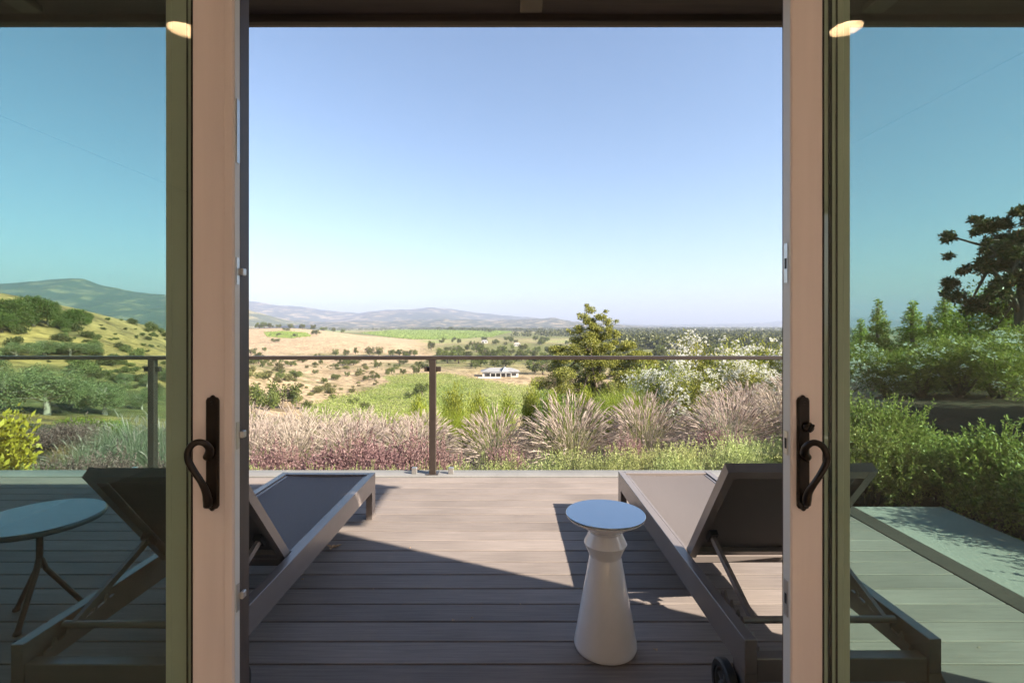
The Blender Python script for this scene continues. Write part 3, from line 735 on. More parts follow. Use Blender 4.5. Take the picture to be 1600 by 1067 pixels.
# ------------------------------------------------------------------ sliding doors
Y0 = 1.25
def door(side):
    """leaf with its meeting stile on the opening side; side -1 = left leaf"""
    s = side
    xe = .691 if s < 0 else .6935        # meeting edge
    xg = .796 if s < 0 else .774         # where the glass starts
    xo = 1.60
    lab = 'open sliding glass door leaf with pinkish taupe stile and plain black pull' if s < 0 else 'open sliding glass door leaf with taupe stile, black pull and thumbturn'
    t = empty('sliding_door', (s * 1.15, Y0, .06), label=lab, cat='door')
    def part(mb, name, mat, par=t, **k):
        o = mb.build(name, mat, par, **k)
        if par is t: o.matrix_parent_inverse = Matrix.Translation((-s * 1.15, -Y0, -.06))
        return o
    def bx(x0, x1, *r): return MB().box(min(s * x0, s * x1), max(s * x0, s * x1), *r)
    yb = Y0 + .026 if s < 0 else Y0 + .036
    part(bx(xe + .0015, xg, Y0, yb, .06, 2.40, .003), 'stile', M['door'])
    part(bx(xe, xe + .0012, Y0 + .003, yb - .001, .06, 2.40), 'edge_strip', M['door_edge'])
    if s < 0: part(bx(xe + .002, xe + .024, Y0 - .004, Y0 - .0005, .06, 2.40, .0015), 'astragal', M['door'])
    yc = Y0 + .073 if s < 0 else Y0 + .042
    part(bx(xe + .0005, xg - .004, yb + .0005, yc, .06, 2.40, .002), 'outer_cladding', M['clad'])
    part(bx(xg + .0005, xg + .0045, Y0 + .002, Y0 + .03, .2, 2.30), 'gasket', M['gasket'])
    part(bx(xo - .10, xo, Y0, Y0 + .042, .06, 2.40, .003), 'stile', M['door'])
    part(bx(xg + .001, xo - .101, Y0 + .001, Y0 + .04, .06, .25, .003), 'bottom_rail', M['door'])
    part(bx(xg + .001, xo - .101, Y0 + .001, Y0 + .04, 2.28, 2.40, .003), 'top_rail', M['door'])
    g = part(MB().add([(s * (xg + .001), Y0 + .012, .252), (s * (xo - .102), Y0 + .012, .252), (s * (xo - .102), Y0 + .012, 2.278), (s * (xg + .001), Y0 + .012, 2.278)], [(0, 1, 2, 3)]), 'pane', M['glass_in'])
    # latch hooks and strike plates on the meeting edge
    if s < 0:
        for py in (425, 678, 928):
            z = EYE - (py - 508) * 1.28 / F
            part(MB().box(-xe + .0005, -xe + .010, Y0 + .022, Y0 + .040, z - .009, z + .009, .002), 'latch_hook', M['steel'])
            part(MB().box(-xe + .0002, -xe + .0018, Y0 + .008, Y0 + .021, z - .034, z + .034), 'latch_plate', M['steel'])
        part(MB().box(-xe + .0002, -xe + .0025, Y0 + .008, Y0 + .021, 1.76, 1.92), 'lock_plate', M['steel'])
    else:
        for py, hh in ((412, .05), (690, .03), (930, .045)):
            z = EYE - (py - 508) * 1.28 / F
            q = part(MB().box(xe - .0018, xe - .0002, Y0 + .012, Y0 + .028, z - hh, z + hh), 'strike_plate', M['steel'])
            part(MB().box(xe - .0026, xe - .0019, Y0 + .016, Y0 + .024, z - .014, z + .012), 'strike_slot', M['gasket'])
    # handle: ogee backplate with a swan-neck pull
    hx0, hx1 = ((320, 340) if s < 0 else (1247.5, 1266.5)); yp = Y0 - .009
    xa, xb = (hx0 - 800) * yp / F, (hx1 - 800) * yp / F
    zt, zb_ = EYE - (622 - 508) * yp / F, EYE - (795 - 508) * yp / F
    w = xb - xa; xm = (xa + xb) / 2
    outl = [(xa, zb_ + .006), (xa + .1 * w, zb_), (xa + .3 * w, zb_ - .002), (xa + .42 * w, zb_ - .006), (xm, zb_ - .007), (xb - .42 * w, zb_ - .006), (xb - .3 * w, zb_ - .002), (xb - .1 * w, zb_), (xb, zb_ + .006),
            (xb, zt - .006), (xb - .1 * w, zt), (xb - .3 * w, zt + .002), (xb - .42 * w, zt + .006), (xm, zt + .007), (xa + .42 * w, zt + .006), (xa + .3 * w, zt + .002), (xa + .1 * w, zt), (xa, zt - .006)]
    n = len(outl); mb = MB()
    ins = [(xm + (x - xm) * .80, (zt + zb_) / 2 + (z - (zt + zb_) / 2) * .985) for x, z in outl]
    vv = [(x, Y0 - .0005, z) for x, z in outl] + [(x, Y0 - .005, z) for x, z in outl] + [(x, yp, z) for x, z in ins]
    ff = [tuple(range(2 * n, 3 * n))] + [(a * n + i, a * n + (i + 1) % n, (a + 1) * n + (i + 1) % n, (a + 1) * n + i) for a in (0, 1) for i in range(n)]
    hd = part(mb.add(vv, ff), 'handle', M['black_metal'])
    if s < 0: zp = [(262, 552), (278, 520), (272, 478), (235, 446), (185, 440), (138, 468), (113, 525), (122, 590), (165, 665), (215, 740), (248, 810), (262, 870), (264, 920)]; ox = 270
    else: zp = [(247, 555), (229, 520), (240, 475), (280, 447), (325, 447), (372, 478), (398, 540), (390, 605), (350, 680), (300, 755), (262, 815), (247, 865), (243, 905)]; ox = 1210
    off = [.006, .016, .028, .038, .046, .052, .054, .054, .050, .042, .030, .017, .008]
    rad = [.0105, .0105, .0085, .0075, .0075, .0078, .0080, .0080, .0075, .0072, .0085, .0105, .0100]
    pts = []
    for (zx, zy), o_ in zip(zp, off):
        yy = yp - o_; pts.append(P(ox + zx / 4.846, 600 + zy / 4.846, yy))
    # refine the path
    fine = []; fr = []
    for i in range(len(pts) - 1):
        p0, p1, p2, p3 = pts[max(i - 1, 0)], pts[i], pts[i + 1], pts[min(i + 2, len(pts) - 1)]
        for k in range(4):
            u = k / 4
            fine.append(.5 * ((2 * p1) + (p2 - p0) * u + (2 * p0 - 5 * p1 + 4 * p2 - p3) * u * u + (3 * p1 - p0 - 3 * p2 + p3) * u ** 3)); fr.append(rad[i] * (1 - u) + rad[i + 1] * u)
    fine.append(pts[-1]); fr.append(rad[-1])
    pl = MB().tube(fine, fr, 12).build('pull', M['black_metal'], hd, True)
    for zz in (zt - .012, zb_ + .006):
        MB().lathe([(.0, -.0015), (.0035, -.0015), (.004, 0)], 12, (0, 0, 0)).build('screw', M['black_metal'], hd).matrix_local = Matrix.Translation((xm, yp - .0002, zz)) @ Matrix.Rotation(R(-90), 4, 'X')
    if s > 0:
        c = P(1261.6, 667, yp)
        q = MB().lathe([(.0125, 0), (.0130, .004), (.0115, .009), (.0, .011)], 24)
        o = q.build('thumbturn', M['black_metal'], hd, True); o.matrix_local = Matrix.Translation((c.x, yp - .0005, c.z)) @ Matrix.Rotation(R(90), 4, 'X')
        q = MB().box(-.003, .003, -.011, .011, .008, .021, .002).build('thumbturn_blade', M['black_metal'], hd); q.matrix_local = Matrix.Translation((c.x, yp - .0005, c.z)) @ Matrix.Rotation(R(90), 4, 'X') @ Matrix.Rotation(R(-30), 4, 'Z')
    return t
door(-1); door(1)
def fixed_panel(s):
    xi = .93 if s < 0 else .908
    t = empty('fixed_glass_panel', (s * 1.3, 1.36, .06), label='fixed glass door panel behind the leaf with the ' + ('plain pull' if s < 0 else 'thumbturn'), cat='window')
    def part(mb, name, mat):
        o = mb.build(name, mat, t); o.matrix_parent_inverse = Matrix.Translation((-s * 1.3, -1.36, -.06)); return o
    def bx(x0, x1, *r): return MB().box(min(s * x0, s * x1), max(s * x0, s * x1), *r)
    part(bx(.80, xi - .022, 1.338, 1.384, .06, 2.42, .003), 'stile', M['stop'])
    part(bx(xi - .0218, xi, 1.346, 1.378, .06, 2.42, .004), 'glazing_bead', M['stop'])
    part(bx(.842, .850, 1.3335, 1.3375, .06, 2.42), 'weather_strip', M['gasket'])
    part(bx(.862, .8655, 1.3345, 1.3375, .06, 2.42), 'weather_strip', M['clad'])
    part(bx(1.72, 1.83, 1.338, 1.384, .06, 2.42, .003), 'stile', M['stop'])
    part(bx(xi + .0005, 1.719, 1.338, 1.384, .06, .26, .003), 'bottom_rail', M['stop'])
    part(bx(xi + .0005, 1.719, 1.338, 1.384, 2.28, 2.42, .003), 'top_rail', M['stop'])
    part(MB().add([(s * (xi + .001), 1.360, .262), (s * 1.718, 1.360, .262), (s * 1.718, 1.360, 2.278), (s * (xi + .001), 1.360, 2.278)], [(0, 1, 2, 3)]), 'pane', M['glass_out'])
fixed_panel(-1); fixed_panel(1)

# ------------------------------------------------------------------ deck
deck = MB().box(-9.0, 2.40, 1.50, 4.60, -.46, -.034).build('deck', M['dark']); tag(deck, kind='structure')
PITCH = .1445
first = 2.007 - 3 * PITCH
bw = PITCH - .0075
bm_ = MB().box(-5.7, 5.7, -bw / 2, bw / 2, -.026, 0, .0028)
b0 = bm_.build('board', M['deck'], deck)
XR = 2.405
b0.location = (XR - 5.7, first + PITCH / 2, 0)
for k in range(1, 21):
    yc = first + PITCH * (k + .5)
    if yc > 4.52: break
    c = b0.copy(); col.objects.link(c); c.location = (XR - 5.7 + random.uniform(-.001, .001), yc, random.uniform(-.0008, .0008))
    c.parent = deck
eb = MB().box(XR + .006, XR + .146, 1.50, 4.47, -.03, .001, .003).build('edge_board', M['deck_edge'], deck); eb['label'] = 'darker border board across the ends of the deck boards'
cu = MB().box(-9.0, 2.56, 4.475, 4.66, -.5, .012, .006).build('deck_curb', M['curb']); cu.parent = deck
path = MB().box(2.562, 3.24, -3.0, 3.79, -.5, -.012, .01).build('path', M['concrete']); tag(path, kind='structure')

# glass railing
RY = 4.545
rail = empty('glass_railing', (-2.5, RY, 0), label='bronze railing with clear glass panels along the deck edge', cat='railing')
def rpart(mb, name, mat, par=rail, **k):
    o = mb.build(name, mat, None, **k); o.parent = par
    if par is rail: o.matrix_parent_inverse = Matrix.Translation((2.5, -RY, 0))
    return o
ZT = EYE - (556.0 - 508) * RY / F
rpart(MB().box(-8.6, 2.63, RY - .027, RY + .027, ZT - .034, ZT, .004), 'top_rail', M['bronze'])
posts = [-5.78, -3.25, -.717, 2.60]
for x in posts:
    q = rpart(MB().box(x - .029, x + .029, RY - .0265, RY + .0265, .013, ZT - .0345, .003), 'post', M['bronze'])
    rpart(MB().box(x - .055, x + .055, RY - .055, RY + .055, .0125, .020, .002), 'base_plate', M['bronze'])
for a, b_ in ((-8.6, posts[0]), (posts[0], posts[1]), (posts[1], posts[2]), (posts[2], posts[3])):
    rpart(MB().add([(a + .05, RY, .05), (b_ - .05, RY, .05), (b_ - .05, RY, ZT - .07), (a + .05, RY, ZT - .07)], [(0, 1, 2, 3)]), 'pane', M['glass_rail'])
    for x in (a, b_):
        if x < -8: continue
        sx = 1 if x == a else -1
        for z in (ZT - .118,):
            rpart(MB().box(min(x + sx * .030, x + sx * .075), max(x + sx * .030, x + sx * .075), RY - .014, RY + .014, z - .022, z + .022, .003), 'clamp', M['bronze'])
        xx = x + sx * .165
        rpart(MB().box(xx - .023, xx + .023, RY - .016, RY + .016, .0125, .068, .003), 'clip', M['steel'])

# ------------------------------------------------------------------ sun loungers
def lounger(x, y, label, tilt, rz=0.0):
    W, Ln, H, RH, RW = .66, 1.93, .306, .115, .042
    t = empty('sun_lounger', (x, y, 0), rz, label, 'sun lounger')          # origin: middle of the head end on the deck
    fm = M['frame']
    for s in (-1, 1):
        a, b_ = s * (W / 2 - RW), s * W / 2
        MB().box(min(a, b_), max(a, b_), 0, Ln, H - RH, H, .002).build('side_rail', fm, t)
        MB().box(min(a, b_), max(a, b_) if s > 0 else max(a, b_), .0003, .086, .0, H - RH + .0005).build('leg', fm, t)
        MB().box(min(a, b_), max(a, b_), Ln - .082, Ln - .001, .0, H - RH + .0005).build('leg', fm, t)
    MB().box(-W / 2 + RW + .0005, W / 2 - RW - .0005, Ln - .045, Ln - .0005, H - RH, H - .0005, .003).build('foot_rail', fm, t)
    MB().box(-W / 2 + RW + .0005, W / 2 - RW - .0005, .004, .05, .160, .240, .003).build('head_rail', fm, t)
    hy = .675
    MB().box(-W / 2 + RW + .0005, W / 2 - RW - .0005, hy + .045, hy + .08, H - .085, H - .05, .003).build('cross_bar', fm, t)
    MB().box(-W / 2 + RW + .0005, W / 2 - RW - .0005, 1.33, 1.37, H - .105, H - .065, .003).build('cross_bar', fm, t)
    # seat sling with a slim inner border and a slight sag
    x0, x1, y0_, y1_ = -W / 2 + RW + .004, W / 2 - RW - .004, hy + .03, Ln - .05
    for s in (-1, 1):
        a, b_ = s * (x1 - .018), s * x1
        MB().box(min(a, b_), max(a, b_), y0_, y1_, H - .030, H - .008, .003).build('sling_bar', fm, t)
    mb = MB(); nx, ny = 12, 24; vs = []
    for i in range(nx + 1):
        for j in range(ny + 1):
            u, v_ = i / nx, j / ny
            vs.append((x0 + .018 + (x1 - x0 - .036) * u, y0_ + (y1_ - y0_) * v_, H - .012 - .012 * math.sin(math.pi * u) * (.5 + .5 * math.sin(math.pi * v_))))
    fs = [(i * (ny + 1) + j, (i + 1) * (ny + 1) + j, (i + 1) * (ny + 1) + j + 1, i * (ny + 1) + j + 1) for i in range(nx) for j in range(ny)]
    mb.add(vs, fs).build('seat_sling', M['sling'], t, True)
    # backrest, hinged at (hy, H), raised by tilt
    c_, s_ = math.cos(tilt), math.sin(tilt); BL = .66; bwid = .285
    def bk(u, off): return (hy - u * c_ - off * s_ * -1 * 0 + off * (-s_), H + .004 + u * s_ - off * c_)      # off > 0 towards the rear side
    def bpt(xx, u, off):
        yy, zz = bk(u, off); return (xx, yy, zz)
    br = MB()
    def slab(x0, x1, u0, u1, o0, o1):
        v = [bpt(xx, u, o) for xx in (x0, x1) for u in (u0, u1) for o in (o0, o1)]
        return MB().add(v, [(0, 1, 3, 2), (4, 6, 7, 5), (0, 4, 5, 1), (2, 3, 7, 6), (0, 2, 6, 4), (1, 5, 7, 3)])
    b1 = empty('backrest'); b1.parent = t
    for s in (-1, 1):
        a, b_ = s * (bwid - .032), s * bwid
        slab(min(a, b_), max(a, b_), 0, BL, 0, .042).build('back_bar', fm, b1)
    slab(-bwid + .0325, bwid - .0325, BL - .042, BL, .001, .041).build('top_bar', fm, b1)
    slab(-bwid + .0325, bwid - .0325, .02, .05, .016, .041).build('lower_bar', fm, b1)
    vs = []
    for i in range(nx + 1):
        for j in range(ny + 1):
            u, v_ = i / nx, j / ny
            vs.append(bpt(-bwid + .034 + (2 * bwid - .068) * u, .02 + (BL - .064) * v_, .010 + .022 * math.sin(math.pi * u) * (.4 + .6 * math.sin(math.pi * v_))))
    MB().add(vs, fs).build('back_sling', M['sling'], b1, True)
    # prop: two struts to a cross tube that rests in toothed racks
    ty, tz = .135, H - .012
    for s in (-1, 1):
        xx = s * .238
        pv_ = bpt(xx, .215, .05)
        MB().bar(pv_, (xx, ty, tz), .016, .026).build('strut', fm, t)
        slab(xx - .018 if s > 0 else xx - .016, xx + .016 if s > 0 else xx + .018, .185, .245, .0425, .066).build('strut_bracket', M['rubber'], b1)
        xr = s * .262
        MB().bar((xr, .05, H - .070), (xr, .34, H - .028), .010, .030).build('rack', fm, t)
        for k in range(5):
            yk = .085 + k * .055
            zk = H - .070 + (yk - .05) / .29 * .042
            MB().add([(xr - .005, yk - .010, zk + .012), (xr + .005, yk - .010, zk + .012), (xr + .005, yk + .012, zk + .014), (xr - .005, yk + .012, zk + .014), (xr - .004, yk + .002, zk + .038), (xr + .004, yk + .002, zk + .038)],
                     [(0, 1, 5, 4), (2, 3, 4, 5), (1, 2, 5), (3, 0, 4), (0, 3, 2, 1)]).build('rack_tooth', fm, t)
    MB().tube([(-.275, ty, tz), (.275, ty, tz)], .0125, 14).build('prop_tube', fm, t, True, 40)
    # wheels at the head end
    for s in (-1, 1):
        xx = s * (W / 2 + .024); q = .09
        w = MB().lathe([(.062, -.018), (.080, -.018), (.087, -.012), (.087, .012), (.080, .018), (.062, .018), (.062, -.018)], 36, (0, 0, 0), 'x').build('wheel', M['rubber'], t, True, 35)
        w.location = (xx, .092, .0875)
        MB().lathe([(.056, -.012), (.0615, -.013), (.0615, .013), (.056, .012), (.056, -.012)], 36, (0, 0, 0), 'x').build('rim', M['hub'], w, True, 35)
        MB().lathe([(.0, -.020), (.016, -.020), (.018, -.014), (.018, .014), (.016, .020), (.0, .020)], 20, (0, 0, 0), 'x').build('hub', M['hub'], w, True, 35)
        for k in range(5):
            a = 2 * math.pi * k / 5 + .3
            MB().bar((0, .017 * math.cos(a), .017 * math.sin(a)), (0, .057 * math.cos(a), .057 * math.sin(a)), .012, .014, (1, 0, 0)).build('spoke', M['hub'], w)
        MB().tube([(s * (W / 2 - .02), .092, .0875), (s * (W / 2 + .0045), .092, .0875)], .009, 10).build('axle', M['steel'], t, True, 40)
    return t
lounger(1.105, 1.675, 'sun lounger beside the pale hourglass table, its sling in sunlight', R(51), R(.4))
lounger(-1.315, 1.645, 'sun lounger lying in the shade beside the tripod table', R(50), R(-.4))

# ------------------------------------------------------------------ side tables
t = empty('hourglass_side_table', (.394, 2.12, 0), label='glossy pale grey hourglass side table with a round flat top', cat='side table')
prof = [(.0, 0), (.118, 0), (.128, .005), (.131, .016), (.130, .028), (.068, .372), (.066, .384), (.067, .388), (.0895, .438), (.067, .484), (.071, .494), (.158, .545), (.164, .551), (.1655, .556)]
fine = []
for (r0, z0), (r1, z1) in zip(prof, prof[1:]):
    for k in range(3): fine.append((r0 + (r1 - r0) * k / 3, z0 + (z1 - z0) * k / 3))
fine.append(prof[-1])
MB().lathe(fine, 96).build('pedestal', M['ceramic'], t, True, 32)
MB().lathe([(.0, 0), (.1645, 0), (.1660, .0018), (.1655, .0045), (.164, .0055), (.0, .0055)], 96, (0, 0, .5565)).build('table_top', M['mirror_top'], t, True, 30)
t = empty('tripod_side_table', (-2.20, 2.34, 0), label='round dark side table on three splayed metal legs', cat='side table')
MB().lathe([(.0, .0), (.235, .0), (.245, .004), (.248, .014), (.245, .024), (.241, .028), (.0, .028)], 72, (0, 0, .437)).build('table_top', M['stone_top'], t, True, 40)
MB().tube([(0, 0, .436), (0, 0, .225)], .0135, 14).build('column', M['bronze'], t, True, 40)
for a in (R(-75), R(45), R(165)):
    dx, dy = math.cos(a), math.sin(a)
    MB().tube([(dx * .006, dy * .006, .27), (dx * .022, dy * .022, .215), (dx * .15, dy * .15, .012)], .0115, 12).build('leg', M['bronze'], t, True, 40)
    MB().lathe([(.013, 0), (.016, .003), (.015, .014), (.010, .018)], 12, (dx * .152, dy * .152, .001)).build('foot', M['rubber'], t, True)

# fallen leaves on the boards
def dry_leaf(x, y, L, rz, label):
    t = empty('dry_leaf', (x, y, .001), rz, label, 'leaf')
    for k, (a, ln) in enumerate(((0, 1.0), (2.3, .8), (-1.9, .7), (.9, .55))):
        vs = []; dx, dy = math.cos(a), math.sin(a); sx, sy = -dy, dx
        for i in range(7):
            u = i / 6; w = .18 * L * math.sin(math.pi * (u * .9 + .06)); zc = .002 + .22 * L * ln * u * u
            for j in (-1, 0, 1):
                vs.append((dx * u * L * ln + sx * w * j, dy * u * L * ln + sy * w * j, zc + abs(j) * w * .9))
        fs = [(i * 3 + j, i * 3 + j + 1, (i + 1) * 3 + j + 1, (i + 1) * 3 + j) for i in range(6) for j in range(2)]
        MB().add(vs, fs).build('leaflet', M['dryleaf'], t, True)
dry_leaf(-1.09, 3.045, .055, .4, 'curled dry leaf on the shaded boards by the lounger')
dry_leaf(.28, 2.10, .014, 1.0, 'tiny pale crumb of dry leaf left of the pale table')
dry_leaf(-.27, 2.30, .012, 2.0, 'tiny dry leaf crumb on the shaded middle boards')
dry_leaf(.60, 2.09, .014, 2.6, 'tiny dry leaf crumb between pale table and lounger wheel')

rl = random.Random(3)
for k, (px, py) in enumerate(((640, 857), (815, 945), (585, 920), (470, 905), (1190, 868), (735, 965), (1120, 945), (1420, 930), (1530, 1010))):
    Y = F * EYE / (py - 508); q = empty('leaf_crumb', ((px - 800) * Y / F, Y, .001), rl.uniform(0, 6), 'tiny pale leaf crumb lying loose on the deck boards', 'leaf', 'crumbs of dry leaf on the deck')
    L = rl.uniform(.006, .013)
    MB().add([(0, 0, 0), (L, -.3 * L, .001), (1.6 * L, .1 * L, .004), (.8 * L, .45 * L, .002), (L * .7, 0, .0035)], [(0, 1, 4), (1, 2, 4), (2, 3, 4), (3, 0, 4)]).build('leaf_blade', M['dryleaf'], q)

# ------------------------------------------------------------------ garden
def put(proto, first_used, x, y, rz, s=(1, 1, 1), z=None, label=None, group=None):
    o = proto if not first_used else copy_tree(proto)
    o.location = (x, y, gz(x, y) if z is None else z); o.rotation_euler = (0, 0, rz)
    o.scale = s if hasattr(s, '__len__') else (s, s, s)
    if label: o['label'] = label
    if group: o['group'] = group
    return o
class Stock:
    """prototypes of one kind; each placing takes the prototype itself first, then copies"""
    def __init__(s, protos): s.p = protos; s.n = [0] * len(protos); s.k = 0
    def put(s, x, y, rz=None, sc_=1.0, z=None, which=None, label=None, group=None):
        k = s.k % len(s.p) if which is None else which; s.k += 1
        o = put(s.p[k], s.n[k] > 0, x, y, random.uniform(0, 6.28) if rz is None else rz, sc_, z, label, group)
        s.n[k] += 1
        return o
    def clean(s):
        for q, n in zip(s.p, s.n):
            if n == 0:
                for c in list(q.children): bpy.data.objects.remove(c)
                bpy.data.objects.remove(q)

fg = Stock([fountain_grass(100 + k, label='fountain grass tussock with pale pinkish plumes beyond the railing', group='fountain grasses in the garden bed') for k in range(4)])
for px, py, Y, w in ((893, 627, 7.0, 128), (775, 638, 7.1, 118), (1010, 622, 7.2, 130), (1138, 612, 6.9, 138), (1222, 604, 7.3, 120), (648, 655, 7.2, 100), 
                     (455, 668, 7.0, 110), (545, 655, 7.6, 110), (395, 665, 6.8, 110), (600, 646, 8.6, 100), (500, 648, 8.8, 110), (420, 645, 8.4, 110), (345, 655, 8.0, 110),
                     (560, 641, 9.8, 90), (460, 640, 10.0, 95), (385, 638, 10.2, 95), (1165, 598, 9.0, 110), (1250, 590, 9.2, 110),
                     (1300, 598, 7.6, 110), (1330, 610, 6.9, 100), (300, 655, 9.0, 100), (660, 642, 9.8, 80)):
    x = (px - 800) * Y / F; sw = w / F * Y / 1.12
    ztop = EYE - (py - 508) * Y / F
    z = ztop - .80 * sw * 1.02
    g0 = gz(x, Y)
    if px < 640: lb = ('fountain grass tussock in the pale mass behind the purple barberry bank', 'fountain grasses behind the barberry')
    elif Y > 7.7: lb = ('fountain grass tussock in the back row at the foot of the oleanders and lime grass', 'back row fountain grasses')
    else: lb = ('large rounded fountain grass tussock in the row behind the rosemary', 'front row fountain grasses')
    q = random.uniform(.88, 1.12)
    o = fg.put(x, Y, label=lb[0], group=lb[1], sc_=(sw * q, sw * q, (ztop - g0 + .03) / .82 * random.uniform(.92, 1.06)), z=g0)
    o.rotation_euler = (random.uniform(-.10, .10), random.uniform(-.10, .10), o.rotation_euler.z)
sg = Stock([fountain_grass(140 + k, bladem='silver_blade', npl=40, nb=800, h=.7, name='silver_grass', label='silvery green grass tussock among the purple shrubs', group='silver grasses by the left railing post', bris=16) for k in range(2)])
for px, py, Y, w in ((150, 668, 6.6, 110), (215, 660, 6.5, 115), (120, 690, 6.2, 80), (260, 668, 6.4, 110), (215, 640, 8.0, 90), (255, 642, 8.2, 90), (180, 650, 8.6, 70)):
    x = (px - 800) * Y / F; sw = w / F * Y / 1.0; g0 = gz(x, Y)
    sg.put(x, Y, sc_=(sw, sw, (EYE - (py - 508) * Y / F - g0) / .62), z=g0)
rg_ = Stock([fountain_grass(150, bladem='rust_blade', npl=0, nb=420, h=.5, name='rust_grass', label='low rusty orange grass tuft between silver grass and purple shrubs', group='rust grasses')])
for px, py, Y, w in ((100, 685, 7.6, 55), (168, 665, 9.0, 40), (90, 700, 6.7, 45)):
    x = (px - 800) * Y / F; sw = w / F * Y / .9; g0 = gz(x, Y)
    rg_.put(x, Y, sc_=(sw, sw, max(.5, (EYE - (py - 508) * Y / F - g0) / .45)), z=g0)
lg = Stock([fountain_grass(160 + k, bladem='lime_blade', npl=0, nb=900, h=.95, name='lime_grass', label='bright lime green upright grass clump behind the fountain grasses', group='lime grasses') for k in range(2)])
for px, py, Y, w in ((640, 628, 11.0, 60), (675, 618, 11.5, 65), (700, 622, 11.0, 60), (735, 622, 11.4, 60), (975, 585, 11.5, 75), (1000, 590, 11.2, 60), (950, 600, 11.4, 50), (880, 612, 11.5, 50), (780, 622, 11.6, 50)):
    x = (px - 800) * Y / F; sw = w / F * Y / 1.0; g0 = gz(x, Y)
    lg.put(x, Y, sc_=(sw, sw, (EYE - (py - 508) * Y / F - g0) / .86), z=g0)

bb = Stock([shrub('barberry_shrub', 'barberry', .5, .5, .62, 4600, .028, .017, 200 + k, 12, rnd=.9, spiky=150, label='purple leaved barberry shrub by the railing', group='barberry shrubs') for k in range(2)])
for px, py, Y, w in ((440, 698, 5.9, 110), (505, 692, 5.9, 110), (560, 684, 6.0, 110), (615, 678, 6.1, 120), (668, 690, 5.9, 100), (590, 700, 5.6, 110), (705, 708, 5.8, 60), (790, 688, 6.3, 80), (985, 684, 6.3, 75), (1128, 660, 6.3, 90), (400, 704, 5.7, 90),
                     (80, 712, 5.6, 110), (150, 710, 5.6, 120), (215, 714, 5.5, 110), (275, 712, 5.6, 110), (125, 655, 9.3, 90), (85, 662, 9.0, 80), (35, 672, 8.6, 80), (340, 708, 5.6, 100)):
    x = (px - 800) * Y / F; sw = w / F * Y / .95; g0 = gz(x, Y)
    if px < 360: lb = ('purple barberry shrub between the yellow shrub and the silver grasses', 'barberries by the yellow shrub')
    elif px < 720: lb = ('purple barberry shrub in the long bank in front of the pale grass mass', 'barberry bank')
    else: lb = ('small purple barberry tucked between two fountain grass tussocks', 'single barberries')
    bb.put(x, Y, label=lb[0], group=lb[1], sc_=(sw, sw, (EYE - (py - 508) * Y / F - g0) / .58), z=g0)
rs = Stock([shrub('rosemary_shrub', 'rosemary', .5, .45, .60, 6800, .030, .011, 220 + k, 13, upb=.7, rnd=.7, spiky=260, label='low light green rosemary shrub against the glass railing', group='rosemary shrubs along the railing') for k in range(3)])
for px, py, Y, w in ((725, 722, 5.3, 95), (790, 716, 5.3, 100), (850, 712, 5.35, 105), (905, 706, 5.4, 115), (965, 702, 5.4, 115), (1025, 696, 5.45, 120), (1085, 692, 5.5, 125), (1145, 686, 5.5, 125), (1200, 682, 5.5, 125), (1255, 676, 5.5, 120), (940, 715, 5.1, 100), (1060, 708, 5.1, 110), (1170, 702, 5.1, 110),
                     (668, 728, 5.2, 70), (620, 730, 5.15, 70), (560, 732, 5.1, 70), (500, 732, 5.1, 70), (440, 732, 5.1, 70), (395, 732, 5.1, 60), (1230, 700, 5.1, 110), (60, 726, 5.2, 80)):
    x = (px - 800) * Y / F; sw = w / F * Y / .95; g0 = gz(x, Y)
    lb = ('low rosemary tuft in the thin strip in front of the barberry bank', 'rosemary strip') if px < 700 else ('light green rosemary shrub along the railing in front of the fountain grasses', 'rosemary hedge')
    rs.put(x, Y, label=lb[0], group=lb[1], sc_=(sw, sw, (EYE - (py - 508) * Y / F - g0) / .58), z=g0)
jn = Stock([shrub('juniper_shrub', 'juniper', .62, .6, .85, 9000, .042, .017, 240 + k, 26, upb=.45, rnd=.6, spiky=520, ls=(.16, .32), core=.5, label='spreading green juniper shrub beside the concrete path', group='juniper shrubs beside the path') for k in range(3)])
for x, Y, s, h in ((3.15, 4.45, .8, .95), (3.62, 5.2, 1.0, 1.15), (3.78, 4.5, .95, .72), (3.9, 5.3, 1.0, .85), (4.45, 4.95, .9, .65), (3.85, 3.95, .95, 1.0), (3.80, 3.2, .92, 1.05), (4.35, 3.4, 1.0, 1.2), (3.80, 2.5, .9, 1.0), (4.6, 2.7, 1.0, 1.1), (3.95, 1.7, .8, .95), (4.7, 1.8, 1.0, 1.1)):
    jn.put(x, Y, sc_=(s, s, h), z=min(gz(x, Y), -.12))
ls = Stock([shrub('lime_shrub', 'limeshrub', .5, .5, 1.1, 3000, .06, .026, 260 + k, 9, upb=1.0, rnd=.6, label='yellow green upright shrub at the edge of the garden slope', group='lime shrubs on the slope') for k in range(2)])
for px, py, Y, w in ((705, 600, 14, 40), (745, 604, 14, 38), (828, 594, 14.5, 34), (860, 602, 14, 36), (795, 612, 13.5, 30), (915, 598, 13.5, 40), (150, 652, 12.5, 60), (185, 655, 12, 50), (120, 650, 13, 50), (655, 612, 14, 36)):
    x = (px - 800) * Y / F; sw = w / F * Y / .95; g0 = gz(x, Y)
    ls.put(x, Y, sc_=(sw, sw, (EYE - (py - 508) * Y / F - g0) / 1.0), z=g0)
ys = Stock([shrub('yellow_shrub', 'yellow', .62, .55, 1.15, 2600, .085, .045, 280, 12, upb=.3, rnd=.8, label='bright yellow leaved shrub beyond the left glass panel', group=None)])
ys.put(-5.50, 4.98 + .35, sc_=(.9, .75, 1.0), z=gz(-5.05, 5.3))

